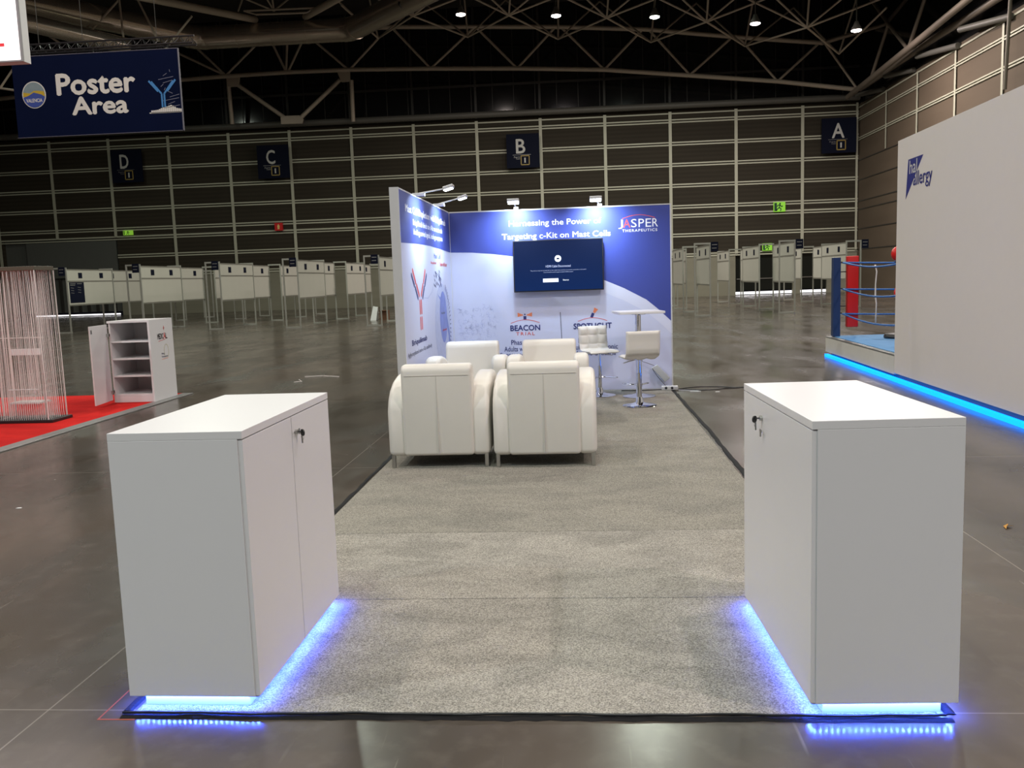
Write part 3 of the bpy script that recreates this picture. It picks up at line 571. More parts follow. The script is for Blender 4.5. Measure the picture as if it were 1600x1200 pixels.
trial(1.0, 'BEACON', 'TRIAL', [('Phase 1b/2a', .665), ('Adults with Chronic', .575), ('Spontaneous Urticaria', .49)], (.2, .3, .36))
trial(1.93, 'SPOTLIGHT', 'TRIAL', [('Phase 1b/2a', .665), ('Adults with Chronic', .575), ('Inducible Urticaria', .49)], (.2, .34, .31))
strokes('divider_line', PB, [[(1.49, 1.1), (1.51, .45)]], .01, 'greyink', bwl)
decal('beacon_icon', PB, [[(.98, 1.01), (1.02, 1.01), (1.02, 1.06), (.98, 1.06)], arc(1.0, 1.083, .011, .011, 0, 330, 8)], 'ink', bwl)
decal('beacon_beam', PB, [[(.975, 1.07), (.9, 1.05), (.9, 1.11), (.975, 1.08)], [(1.025, 1.07), (1.1, 1.05), (1.1, 1.11), (1.025, 1.08)]], 'orange', bwl)
decal('spotlight_icon', PB, [[(1.9, 1.02), (1.935, 1.005), (1.96, 1.065), (1.925, 1.08)]], 'ink', bwl)
decal('spotlight_beam', PB, [[(1.94, 1.085), (1.965, 1.07), (2.01, 1.12), (1.96, 1.15)]], 'orange', bwl)
rnd = random.Random(3); ln = []
for i in range(160):
    x, z = rnd.uniform(.08, .62), rnd.uniform(.75, 1.22); a = rnd.uniform(0, 6.28)
    if rnd.random() < 1 - (x-.08): ln.append([(x, z), (x+.035*math.cos(a), z+.035*math.sin(a)), (x+.05*math.cos(a+.6), z+.05*math.sin(a+.6))])
strokes('molecule_print', PB, ln, .004, 'cellpale', bwl)

swl = thing('booth_side_wall', 'printed blue and lavender side wall on the left of the booth', 'exhibition wall', (0, 7.4, 0))
bx('wall_panel', (-.08, 0, 5.73, 9.195, 0, 2.5), 'lav', swl)
bm = B(); box(bm, -.085, .005, 5.7, 5.729, 0, 2.5); box(bm, -.085, .005, 5.7, 9.194, 2.5, 2.513); box(bm, -.003, .006, 9.17, 9.192, 0, 2.5); obj('aluminium_frame', bm, 'alu', swl)
PS = Plane((0, 5.7, 0), (0, 1, 0), (0, 0, 1))        # a = distance from the free end
cs = [(.03, 1.975), (.9, 1.995), (1.8, 2.0), (2.6, 1.985), (3.48, 1.965)]
bm = B()
for (a, b_), (c, d) in zip(cs, cs[1:]): prism(bm, [PS.p(a, b_, .0008), PS.p(c, d, .0008), PS.p(c, 2.498, .0008), PS.p(a, 2.498, .0008)], PS.N*.0006)
obj('blue_print', bm, 'blue', swl)
text('headline_text', 'Mast Cell Depletion with Briquilimab', PS, .35, 3.1, 2.28, 2.38, 'white', swl, .012)
text('headline_text', 'Briquilimab binds to c-Kit on mast cells', PS, .75, 2.8, 2.17, 2.25, 'white', swl, .006)
text('headline_text', 'blocking survival signals, leading to apoptosis', PS, .75, 2.8, 2.07, 2.15, 'white', swl, .006)
Yc = 6.68-5.7
def capsule(a, b_, c, d, w_): 
    dx, dy = c-a, d-b_; l = math.hypot(dx, dy); nx, ny = -dy/l*w_/2, dx/l*w_/2
    return [(a+nx*.5, b_+ny*.5), (a+dx*.08+nx, b_+dy*.08+ny), (c-dx*.08+nx, d-dy*.08+ny), (c+nx*.5, d+ny*.5), (c-nx*.5, d-ny*.5), (c-dx*.08-nx, d-dy*.08-ny), (a+dx*.08-nx, b_+dy*.08-ny), (a-nx*.5, b_-ny*.5)]
decal('antibody_red', PS, [capsule(.58, 1.72, .76, 1.56, .05), capsule(.78, 1.56, .94, 1.42, .05), capsule(1.38, 1.72, 1.22, 1.56, .05), capsule(1.20, 1.56, 1.04, 1.42, .05), capsule(.95, 1.39, .95, 1.22, .055), capsule(1.04, 1.39, 1.04, 1.22, .055), capsule(.95, 1.20, .95, 1.05, .05), capsule(1.04, 1.20, 1.04, 1.05, .05)], 'redink', swl)
decal('antibody_blue', PS, [capsule(.50, 1.67, .68, 1.53, .05), capsule(.70, 1.53, .86, 1.39, .05), capsule(1.46, 1.67, 1.30, 1.53, .05), capsule(1.28, 1.53, 1.12, 1.39, .05)], 'ink', swl)
strokes('linker_line', PS, [[(1.2, 1.40), (1.5, 1.39), (1.8, 1.46), (1.95, 1.56)]], .012, 'cellpale', swl)
text('antibody_name', 'Briquilimab', PS, .38, 1.3, .90, .975, 'ink', swl, .02)
text('antibody_caption', 'Aglycosylated anti-c-Kit antibody', PS, .12, 1.62, .80, .86, 'greyink', swl, 0)
decal('cell_membrane', PS, [arc(2.55, 1.0, .62, .55, 0, 350, 40)], 'cellpale', swl, .0007, .0003)
decal('cell_nucleus', PS, [arc(2.62, 1.12, .30, .33, 0, 350, 40)], 'cell', swl, .0012, .0003)
decal('cell_edge', PS, [[(2.2, 1.42), (2.55, 1.35), (2.9, 1.15), (3.1, .9), (3.15, .5), (3.0, .45), (3.0, .85), (2.8, 1.1), (2.5, 1.3)]], 'cell', swl, .0016, .0003)
text('cell_label', 'Nucleus', PS, 2.45, 2.75, 1.16, 1.19, 'greyink', swl, 0, .002); text('cell_label', 'Mast Cell', PS, 2.05, 2.55, 1.86, 1.92, 'cell', swl, .01)
text('cell_label', 'Briquilimab', PS, 1.8, 2.2, 1.78, 1.82, 'redink', swl, .005); text('cell_label', 'Stem cell factor', PS, 2.5, 3.1, 1.77, 1.82, 'redink', swl, .005); text('cell_label', 'c-Kit receptor', PS, 2.5, 2.85, .93, .97, 'redink', swl, .005, .002)
ln = []
for i in range(26):
    a, z = rnd.uniform(1.95, 2.5), rnd.uniform(1.53, 1.73); ln.append([(a, z), (a+.06, z-.03)])
for i in range(22):
    q = R(-60+i*6); ln.append([(2.62+.55*math.cos(q), 1.0+.5*math.sin(q)), (2.62+.63*math.cos(q), 1.0+.58*math.sin(q))])
strokes('receptor_print', PS, ln, .014, 'ink', swl, .0022)

# ---- arm lights: base clamp, arm, head
def armlight(base, head, fwd, label):
    b0, h0 = Vector(base), Vector(head); fw = Vector(fwd).normalized(); sd = fw.cross(Vector((0, 0, 1)))
    t = thing('arm_light', label, 'lamp', base, group='white arm lights clipped to the booth walls')
    bm = B(); prism(bm, [b0-sd*.03-fw*.04, b0+sd*.03-fw*.04, b0+sd*.03+fw*.1, b0-sd*.03+fw*.1], (0, 0, .035)); obj('clamp', bm, 'alu', t, bevel=.004)
    tb('arm', [b0+fw*.02+Vector((0, 0, .03)), h0-fw*.05+Vector((0, 0, .02))], .008, 'alu', t, 8)
    bm = B(); a = h0-fw*.055
    prism(bm, [a-sd*.08+Vector((0, 0, .0)), a+sd*.08, a+sd*.08+fw*.11+Vector((0, 0, .03)), a-sd*.08+fw*.11+Vector((0, 0, .03))], (0, 0, .035)); hd = obj('lamp_head', bm, 'alu', t, bevel=.008, seg=3)
    bm = B(); dn = Vector((0, 0, -.004))
    prism(bm, [a-sd*.07+fw*.01+dn, a+sd*.07+fw*.01+dn, a+sd*.07+fw*.1+Vector((0, 0, .021)), a-sd*.07+fw*.1+Vector((0, 0, .021))], (0, 0, .006)); obj('led_panel', bm, mat('arm_led', (1, 1, 1), .5, emit=(.80, .90, 1), es=18), hd)
    L = bpy.data.lights.new('arm_light_source', 'AREA'); L.shape = 'RECTANGLE'; L.size = .14; L.size_y = .08; L.energy = SPOT_W; L.color = (.66, .83, 1); L.spread = R(125)
    o = bpy.data.objects.new('arm_light_source', L); COL.objects.link(o); o.parent = t
    src = h0 + Vector((0, 0, -.012)); tgt = b0 - fw*.02 + Vector((0, 0, -.48))
    q = (tgt-src).to_track_quat('-Z', 'Y'); o.location = src-b0; o.rotation_euler = q.to_euler()
armlight((0.0, 6.72, 2.51), (.36, 6.72, 2.56), (1, 0, 0), 'white arm light on the side wall, nearer to us')
armlight((0.0, 8.14, 2.51), (.33, 8.14, 2.58), (1, 0, 0), 'white arm light on the side wall, nearer the corner')
armlight((.93, 9.22, 2.51), (.92, 8.78, 2.56), (0, -1, 0), 'white arm light on the back wall above the left of the screen')
armlight((2.06, 9.22, 2.51), (2.0, 8.78, 2.55), (0, -1, 0), 'white arm light on the back wall above the right of the screen')

# ---- television
tv = thing('television', 'flat television showing a dark blue cable message on the booth back wall', 'television', (1.48, 9.1, 1.39))
bx('bezel', (.87, 2.095, 9.1, 9.145, 1.39, 2.09), 'black', tv, bevel=.004)
bx('wall_bracket', (1.1, 1.9, 9.146, 9.196, 1.5, 1.95), 'black', tv)
ms = bpy.data.materials.new('screen_blue'); ms.use_nodes = True; nt = ms.node_tree; pb = nt.nodes['Principled BSDF']; pb.inputs['Roughness'].default_value = .12; pb.inputs['Base Color'].default_value = (.003, .004, .01, 1)
tcn = nt.nodes.new('ShaderNodeTexCoord'); cr = nt.nodes.new('ShaderNodeValToRGB'); sp = nt.nodes.new('ShaderNodeSeparateXYZ')
nt.links.new(tcn.outputs['Generated'], sp.inputs[0]); nt.links.new(sp.outputs[2], cr.inputs[0]); nt.links.new(cr.outputs[0], pb.inputs['Emission Color']); pb.inputs['Emission Strength'].default_value = 1
cr.color_ramp.elements[0].color = (.004, .022, .105, 1); cr.color_ramp.elements[1].color = (.010, .020, .07, 1)
scn = bx('screen', (.885, 2.08, 9.096, 9.101, 1.405, 2.075), ms, tv)
PT = Plane((1.48, 9.096, 1.74), (1, 0, 0), (0, 0, 1))
mw = mat('screen_white', (.5, .5, .5), .5, emit=(.75, .85, 1), es=.9); mb = mat('screen_soft', (.3, .3, .4), .5, emit=(.35, .5, .8), es=.6)
decal('screen_icon', PT, [arc(.0, .09, .045, .045, 0, 350, 24)], mw, tv, .0005); decal('screen_icon', PT, [[(-.02, .08), (.02, .08), (.015, .1), (-.015, .1)]], ms, tv, .0015)
text('screen_text', 'HDMI Cable Disconnected', PT, -.17, .17, -.025, .005, mb, tv, .01, .0005)
text('screen_text', 'The device may be turned off or the cable may not be connected correctly to the port', PT, -.38, .38, -.075, -.058, mb, tv, 0, .0005)
text('screen_text', 'Check the device and try again or select another source', PT, -.2, .2, -.1, -.083, mb, tv, 0, .0005)
decal('screen_button', PT, [[(-.21, -.225), (.0, -.225), (.0, -.175), (-.21, -.175)]], mw, tv, .0005)
text('screen_text', 'Source', PT, .06, .14, -.21, -.19, mw, tv, .01, .0005)

# ---- armchairs (local: front at +y, back at y=0, 0.885 wide)
def make_armchair():
    t = thing('armchair', None, None); K = dict(local=True)
    prof = [(.02, .11), (.012, .50), (.06, .60), (.15, .68), (.28, .735), (.45, .765), (.66, .775), (.76, .765), (.815, .72), (.83, .65), (.83, .11)]
    for s in (-1, 1):
        bm = B(); x0_ = -.434 if s < 0 else .434-.16
        prism(bm, [(x0_, a, b_) for a, b_ in prof], (.16, 0, 0)); obj('armrest', bm, 'leather', t, bevel=.045, seg=5, **K)
        bm = B(); xs = s*.284
        prism(bm, [(xs, .014, .14), (xs, .006, .5), (xs, .014, .5), (xs, .022, .14)], (.004, 0, 0)); obj('piping', bm, 'seam', t, **K)
    bm = B(); prism(bm, [(-.30, .0, .115), (-.30, -.015, .80), (-.30, -.01, .86), (-.30, .03, .89), (-.30, .12, .89), (-.30, .17, .85), (-.30, .22, .45), (-.30, .22, .115)], (.60, 0, 0)); bk = obj('backrest', bm, 'leather', t, bevel=.03, seg=4, **K)
    bm = B(); box(bm, -.0015, .0015, -.0165, -.004, .13, .80); box(bm, -.27, .27, -.019, -.009, .799, .802); obj('stitching', bm, 'seam', bk, **K)
    bx('seat_cushion', (-.275, .275, .2, .82, .30, .46), 'leather', t, bevel=.045, seg=4, **K)
    bx('seat_base', (-.28, .28, .05, .80, .115, .30), 'leather', t, bevel=.012, **K)
    for sx in (-1, 1):
        for y in (.035, .775): 
            bx('leg', (sx*.40-.016, sx*.40+.016, y, y+.03, .009, .135), 'steel', t, bevel=.003, **K)
    return t
ac = make_armchair()
for i, (x, y, rz, lab) in enumerate(((.535, 4.26, 0, 'white leather armchair with its back to us, left of the front pair'), (1.435, 4.22, 0, 'white leather armchair with its back to us, right of the front pair'),
                                     (.53, 7.03, math.pi, 'white leather armchair facing us behind the front left armchair'), (1.402, 7.0, math.pi, 'white leather armchair facing us behind the front right armchair'))):
    t = ac if i == 0 else copy_tree(ac); t.location = (x, y, 0); t.rotation_euler.z = rz
    tag(t, lab, 'armchair', 'white leather armchairs')
# ---- bar stools
def make_stool():
    t = thing('bar_stool', None, None); K = dict(local=True)
    bm = B(); lathe(bm, 0, 0, [(0, .01), (.2, .01), (.205, .014), (.19, .022), (.1, .034), (.05, .05), (.042, .09), (.034, .115), (0, .115)], 40); obj('base', bm, 'chrome', t, smooth=40, **K)
    bm = B(); lathe(bm, 0, 0, [(.028, .11), (.028, .40), (.018, .405), (.018, .56), (.05, .57), (.05, .585), (0, .585)], 24); obj('column', bm, 'chrome', t, smooth=40, **K)
    bm = B(); tube(bm, [(.03*math.cos(a)*0+.16*math.sin(a), .02+.17*(1-abs(math.cos(a)))*.9+.03, .26) for a in [R(-90+i*15) for i in range(13)]], .008, 8); tube(bm, [(-.16, .2, .26), (-.02, .02, .26)], .007, 8); tube(bm, [(.16, .2, .26), (.02, .02, .26)], .007, 8); tube(bm, [(0, 0, .24), (0, 0, .28)], .034, 20); obj('footrest', bm, 'chrome', t, smooth=40, **K)
    tb('height_lever', [(-.04, 0, .565), (-.12, .0, .55), (-.19, .0, .53)], .006, 'steel', t, 8, **K)
    # seat shell: one padded sheet from front edge of the seat up to the top of the back
    path = [(.20, .585), (.17, .60), (.0, .60), (-.10, .60), (-.155, .612), (-.185, .645), (-.20, .70), (-.207, .80), (-.222, .92)]
    bm = B(); nu, nv = 37, 61; W_ = .205
    ds = [0]
    for a, b_ in zip(path, path[1:]): ds.append(ds[-1]+math.dist(a, b_))
    def at(s_):
        s_ = max(0, min(ds[-1]-1e-6, s_))
        for i in range(len(path)-1):
            if s_ <= ds[i+1]:
                f_ = (s_-ds[i])/(ds[i+1]-ds[i]); a, b_ = path[i], path[i+1]; l = math.dist(a, b_)
                return (a[0]+(b_[0]-a[0])*f_, a[1]+(b_[1]-a[1])*f_), ((a[1]-b_[1])/l, -(b_[0]-a[0])/l)
    def nrm(s_):
        a = [at(s_+k)[1] for k in (-.03, -.015, 0, .015, .03)]; x_, y_ = sum(q[0] for q in a), sum(q[1] for q in a); l = math.hypot(x_, y_); return -x_/l, -y_/l
    F, Bk = [], []
    for j in range(nv):
        s_ = ds[-1]*j/(nv-1); (py, pz), _ = at(s_); ny, nz = nrm(s_)
        fr, br = [], []
        for i in range(nu):
            uu = i/(nu-1); x_ = (uu*2-1)*W_
            q = (abs(math.sin(uu*3*math.pi))**.45) * (abs(math.sin(s_/ds[-1]*6*math.pi))**.45)
            e = min(1, min(uu, 1-uu)*14)*min(1, min(j, nv-1-j)/2.5)
            fr.append(bm.verts.new((x_, py+ny*(.008+.022*q)*e, pz+nz*(.008+.022*q)*e))); br.append(bm.verts.new((x_, py-ny*.018*e, pz-nz*.018*e)))
        F.append(fr); Bk.append(br)
    for j in range(nv-1):
        for i in range(nu-1):
            bm.faces.new((F[j][i], F[j][i+1], F[j+1][i+1], F[j+1][i])); bm.faces.new((Bk[j][i+1], Bk[j][i], Bk[j+1][i], Bk[j+1][i+1]))
    bmesh.ops.remove_doubles(bm, verts=bm.verts, dist=.0004)
    bm2 = B(); box(bm2, 0, 0, 0, 0, 0, 0); bm2.free()
    for j in range(nv-1): pass
    bmesh.ops.holes_fill(bm, edges=[e for e in bm.edges if len(e.link_faces) == 1])
    obj('seat_shell', bm, 'leather', t, smooth=True, **K)
    return t
st = make_stool(); st.location = (2.45, 7.62, 0); st.rotation_euler.z = R(10); tag(st, 'white padded bar stool with its smooth back to us, in front of the high table', 'bar stool', 'white bar stools on chrome bases')
s2 = copy_tree(st); s2.location = (2.0, 8.6, 0); s2.rotation_euler.z = R(180+22); tag(s2, 'white bar stool turned towards us with its quilted seat showing', 'bar stool', 'white bar stools on chrome bases')
# ---- high table
t = thing('bar_table', 'high white bar table on a chrome post near the right end of the wall', 'table', (2.5, 8.45, 0))
bm = B(); c, s = math.cos(R(8)), math.sin(R(8)); hw = .29
prism(bm, [(2.5+c*a*hw-s*b_*hw, 8.45+s*a*hw+c*b_*hw, 1.085) for a, b_ in ((-1, -1), (1, -1), (1, 1), (-1, 1))], (0, 0, .03)); obj('tabletop', bm, 'laminate', t, bevel=.004)
bm = B(); lathe(bm, 2.5, 8.45, [(0, .01), (.21, .01), (.215, .014), (.2, .02), (.1, .03), (.045, .045), (.038, .06), (.038, 1.06), (.1, 1.07), (.1, 1.085), (0, 1.085)], 40); obj('post_and_base', bm, 'chrome', t, smooth=40)
# ---- electrics by the wall end
t = thing('power_strip', 'white power strip on the floor at the right end of the booth wall', 'power strip', (2.95, 9.0, .009), R(-4))
bx('strip_body', (-.11, .11, -.035, .035, .0, .055), 'alu', t, bevel=.008, seg=3, local=True)
for k in range(2): tb('socket', [(-.05+.08*k, -.03, .03), (-.05+.08*k, -.038, .03)], .018, 'black', t, 14, local=True)
t = thing('power_adapter', 'grey power adapter hanging slantwise in front of the booth wall', 'power adapter', (2.85, 9.13, .12))
bm = B(); prism(bm, [(2.72, 9.12, .30), (2.80, 9.12, .345), (2.97, 9.12, .16), (2.90, 9.12, .10)], (0, .045, 0)); obj('adapter_body', bm, mat('grey_plastic', (.42, .44, .44), .4), t, bevel=.008, seg=3)
tb('cord', [(2.76, 9.14, .33), (2.66, 9.15, .37), (2.60, 9.16, .39), (2.58, 9.18, .46), (2.58, 9.19, .52)], .004, 'black', t, 6)
tb('cord', [(2.73, 9.14, .29), (2.80, 9.12, .18), (2.9, 9.05, .06)], .004, 'black', t, 6)
for lab, pts in (('black cable looping right along the floor from the power strip', [(3.06, 9.04, .01), (3.2, 9.2, .006), (3.4, 9.3, .006), (3.65, 9.24, .006), (3.85, 9.13, .006), (4.1, 9.1, .006)]),
                 ('black cable lying nearer to us right of the power strip', [(3.06, 8.99, .01), (3.2, 9.02, .006), (3.35, 8.93, .006), (3.55, 8.95, .006), (3.7, 9.05, .006), (3.9, 9.08, .006)]),
                 ('black cable leading left from the power strip beneath the wall', [(2.84, 8.99, .018), (2.6, 8.97, .016), (2.3, 9.0, .016)]),):
    tag(tb('power_cable', pts, .007, 'black', None, 6), lab, 'cable')
tag(tb('power_cable', [(3.06, 8.95, .01), (3.2, 8.9, .006), (3.3, 8.86, .006), (3.34, 8.8, .006), (3.2, 8.82, .006)], .005, 'alu', None, 6), 'short white cable end curling beside the power strip', 'cable')

# ================================================================ RED STAND ON THE LEFT
bm = B(); box(bm, -14, -4.33, 3.0, 9.98, 0, .012); tag(obj('red_carpet', bm, 'redcarpet'), 'bright red carpet of the stand on the left', 'carpet')
bm = B(); box(bm, -4.33, -4.16, 3.0, 9.98, 0, .014); tag(obj('edge_trim', bm, 'grey', bevel=.004), 'grey metal trim along the right edge of the red carpet', 'floor trim')
cb = thing('storage_cabinet', 'white cabinet with an open door and empty shelves on the red carpet', 'cabinet', (-4.59, 9.03, .012))
x0, x1, y0, y1, z0, z1 = -4.91, -4.30, 9.03, 9.74, .014, 1.175
bx('side_panel', (x0, x0+.025, y0+.02, y1, z0, z1-.03), 'laminate_in', cb, bevel=.001); bx('side_panel', (x1-.03, x1, y0, y1, z0, z1-.03), 'laminate', cb, bevel=.001)
bx('back_panel', (x0+.025, x1-.03, y1-.02, y1, z0, z1-.03), 'laminate_in', cb); bx('top_panel', (x0-.01, x1, y0, y1, z1-.03, z1), 'laminate', cb, bevel=.001)
for z in (.115, .385, .63, .875): bx('shelf', (x0+.025, x1-.03, y0+.015, y1-.02, z-.01, z+.012), 'laminate', cb)
bx('plinth', (x0+.025, x1-.03, y0+.01, y0+.025, z0, .103), 'laminate', cb)
dr = bx('door', (-.018, 0, -.60, 0, .05, 1.13), 'laminate', cb, bevel=.001, local=True)
dr.location = (x0-.01-cb.location.x, y0+.0-cb.location.y, 0-.012); dr.rotation_euler.z = R(8)
for z in (.17, .98): bx('hinge', (.0, .035, -.05, -.005, z-.02, z+.02), 'steel', dr, local=True)
bx('lock', (.0, .006, -.58, -.55, 1.03, 1.08), 'steel', dr, local=True)
PC = Plane((x1, y0, 0), (0, 1, 0), (0, 0, 1))
text('side_lettering', 'MEDIC', PC, .22, .40, .885, .965, 'black', cb, .02); text('side_lettering', 'A', PC, .40, .47, .885, .975, 'redink', cb, .02, label='red letter A'); text('side_lettering', 'L', PC, .47, .52, .885, .965, 'black', cb, .02)
strokes('side_mark', PC, [[(.24, .855), (.45, .875)]], .007, 'redink', cb); strokes('red_cross', PC, [[(.41, 1.04), (.45, 1.04)], [(.43, 1.01), (.43, 1.07)]], .014, 'redink', cb)
text('side_lettering', 'Allergy', PC, .30, .40, .655, .685, 'greyink', cb, .01); text('side_lettering', 'Therapeutics', PC, .30, .50, .61, .64, 'greyink', cb, .01)
strokes('side_mark', PC, [[(.3, .59), (.5, .60)]], .006, 'orange', cb); strokes('ring_mark', PC, [arc(.46, .70, .07, .10, -60, 250, 24)], .008, mat('pale_yellow', (.55, .53, .30), .6), cb)

def string_tower(cx, cy, label, n):
    t = thing('string_display', label, 'display', (cx, cy, .012))
    bx('base_plate', (cx-.40, cx+.40, cy-.22, cy+.22, .013, .05), 'black', t, bevel=.004)
    bx('top_plate', (cx-.34, cx+.34, cy-.2, cy+.2, 1.88, 1.93), mat('bronze_cap', (.10, .085, .06), .5), t, bevel=.004)
    bm = B(); rn = random.Random(int(cx*100)); P = []
    for row, y_ in enumerate((-.19, -.06, .07, .19)):
        for i in range(n): P.append((-.335+.67*(i+.5*(row % 2))/(n-.5), y_, rn.uniform(-.015, .015)))
    for i in range(9): P += [(-.335, -.18+.04*i, 0), (.335, -.18+.04*i, 0)]
    for a, b_, j in P: tube(bm, [(cx+a, cy+b_, .05), (cx+a*.93+j, cy+b_, 1.88)], .0027, 4, False)
    o = obj('strings', bm, 'string', t); o['kind'] = 'stuff'
    for sx in (-.34, .34):
        for sy in (-.2, .2): tb('corner_rod', [(cx+sx, cy+sy, .05), (cx+sx*.98, cy+sy, 1.88)], .006, 'string', t, 6)
    bx('inner_shelf', (cx-.2, cx+.2, cy-.12, cy+.12, .24, .26), 'alu', t)
    for sx in (-.2, .2): tb('inner_leg', [(cx+sx, cy, .05), (cx+sx*.9, cy, .9)], .008, 'steel', t, 6)
    bx('inner_sign', (cx-.19, cx+.19, cy-.01, cy+.01, .84, .92), 'white', t)
    tb('inner_rail', [(cx-.2, cy-.12, .42), (cx+.2, cy-.12, .42)], .006, 'alu', t, 6)
string_tower(-5.14, 7.48, 'tall tower of white vertical strings on a black base, right one', 25)
string_tower(-5.98, 7.48, 'tall tower of white vertical strings on a black base, cut by the left picture edge', 23)
tag(tb('rail', [(-6.9, 8.2, 1.02), (-5.35, 8.2, 1.02)], .008, 'alu', None, 8), 'thin white rail behind the string towers', 'rail')
for o_ in [bpy.data.objects['rail']] if 'rail' in bpy.data.objects else []: pass
# hanging lit sign and the navy banner
t = thing('lightbox_sign', 'glowing white hanging sign cut off at the top left corner', 'sign', (-6.4, 8.05, 4.5))
bx('lit_face', (-7.6, -5.16, 8.0, 8.02, 4.52, 5.95), 'litbox', t); bx('casing', (-7.62, -5.13, 8.021, 8.16, 4.5, 5.97), 'alu', t)
bx('edge_frame', (-5.158, -5.13, 7.995, 8.02, 4.5, 5.97), mat('sign_edge_grey', (.30, .29, .30), .5), t); bx('edge_frame', (-7.6, -5.16, 7.995, 8.02, 4.5, 4.518), mat('sign_edge_lower', (.30, .29, .30), .5), t)
strokes('sign_mark', Plane((-5.16, 8.0, 4.52), (1, 0, 0), (0, 0, 1)), [[(-.42, .19), (-.2, .19)], [(-.42, .19), (-.42, .6)]], .04, 'litred', t)
for x in (-7.3, -5.4): tb('hanging_wire', [(x, 8.1, 5.97), (x, 8.1, ZT)], .004, 'beam', t, 5)
t = thing('hanging_banner', 'large navy hanging banner reading Poster Area in white', 'banner', (-10.65, 20.1, 5.72))
bx('banner_cloth', (-12.95, -8.43, 20, 20.05, 5.72, 7.78), 'navysign', t, bevel=.01)
bm = B()
for a in ((-12.96, -8.41, 19.99, 20.02, 7.775, 7.79), (-12.96, -8.41, 19.99, 20.02, 5.71, 5.722), (-8.43, -8.415, 19.99, 20.06, 5.71, 7.79)): box(bm, *a)
obj('banner_frame', bm, mat('banner_frame', (.10, .10, .14), .5), t)
PN = Plane((0, 20, 0), (1, 0, 0), (0, 0, 1))
text('banner_text', 'Poster', PN, -11.75, -9.64, 6.76, 7.28, 'signwhite', t, .03, .003, .004); text('banner_text', 'Area', PN, -11.38, -9.88, 6.24, 6.68, 'signwhite', t, .03, .003, .004)
decal('emblem_rim', PN, [arc(-12.40, 6.80, .325, .345, 0, 352, 40)], 'signwhite', t, .002, .002)
decal('emblem_sky', PN, [arc(-12.40, 6.80, .30, .32, 0, 180, 30)], mat('emblem_sky', (.16, .22, .24), .6, var=.2), t, .005, .002)
decal('emblem_gold', PN, [[(-12.69, 6.87), (-12.5, 6.84), (-12.4, 6.9), (-12.3, 6.9), (-12.12, 6.88), (-12.10, 6.76), (-12.70, 6.76)]], mat('emblem_gold', (.40, .28, .01), .6), t, .008, .002)
decal('emblem_blue', PN, [[(-12.69, 6.74)] + arc(-12.40, 6.80, .30, .32, 190, 350, 26) + [(-12.2, 6.8), (-12.4, 6.86), (-12.55, 6.78)]], mat('emblem_blue', (.02, .05, .26), .6), t, .011, .002)
text('emblem_text', 'VALENCIA', PN, -12.62, -12.18, 6.61, 6.70, 'signwhite', t, .02, .015, .002)
ml = mat('icon_blue', (.03, .17, .42), .6)
for dx in (-.035, .035):
    strokes('antibody_icon', PN, [[(-8.90+dx, 6.32), (-8.90+dx, 6.66), (-8.90+dx+(.26 if dx > 0 else -.26), 6.98)]], .045, ml, t, .004, .004)
for s in (-1, 1): strokes('antibody_icon', PN, [[(-8.90+s*.12, 6.72), (-8.90+s*.36, 7.0)]], .05, ml, t, .009, .004)
sk = [(-9.25, 6.18)]
rs = random.Random(5)
for i in range(16):
    x = -9.25+i*.052; h = .05+.09*math.exp(-((i-9)/4)**2)*(1+.5*rs.random()); sk += [(x, 6.2+h), (x+.045, 6.2+h*rs.uniform(.7, 1))]
sk += [(-8.42, 6.2), (-8.45, 6.18)]
decal('skyline_icon', PN, [[(a, 6.18), (a+.045, 6.18), (a+.045, z), (a, z)] for a, z in [(q[0], q[1]) for q in sk[1:-2:2]]] + [[(-9.3, 6.175), (-8.45, 6.175), (-8.45, 6.2), (-9.3, 6.2)]], 'signwhite', t, .004, .003)
ln = [[(-8.85+rs.uniform(-.15, .25), 6.3+.09*i), (-8.8+rs.uniform(-.1, .35), 6.36+.09*i)] for i in range(11)]
strokes('splash_icon', PN, ln, .012, mat('splash_grey', (.14, .15, .22), .6), t, .004, .003)
t = thing('lighting_truss', 'black box truss carrying the navy Poster Area banner', 'truss', (-10.6, 20.1, 7.9))
bm = B()
for y, z in ((19.98, 7.9), (20.22, 7.9), (20.1, 8.1)): tube(bm, [(-13.6, y, z), (-8.0, y, z)], .024, 6)
obj('chord', bm, 'black', t)
bm = B()
for i in range(22):
    a, b_ = -13.6+i*.255, -13.6+(i+.5)*.255
    tube(bm, [(a, 19.98, 7.9), (b_, 20.1, 8.1), (a+.255, 19.98, 7.9)], .012, 5); tube(bm, [(a, 20.22, 7.9), (b_, 20.1, 8.1), (a+.255, 20.22, 7.9)], .012, 5)
obj('lacing', bm, 'black', t)
for x in (-12.2, -11.0, -9.0): tb('hanging_chain', [(x, 20.1, 8.1), (x, 20.1, ZT)], .008, 'mullion', t, 5)
for x in (-12.7, -10.7, -8.7): tb('banner_tie', [(x, 20.03, 7.785), (x, 20.03, 7.9)], .012, 'black', t, 5)

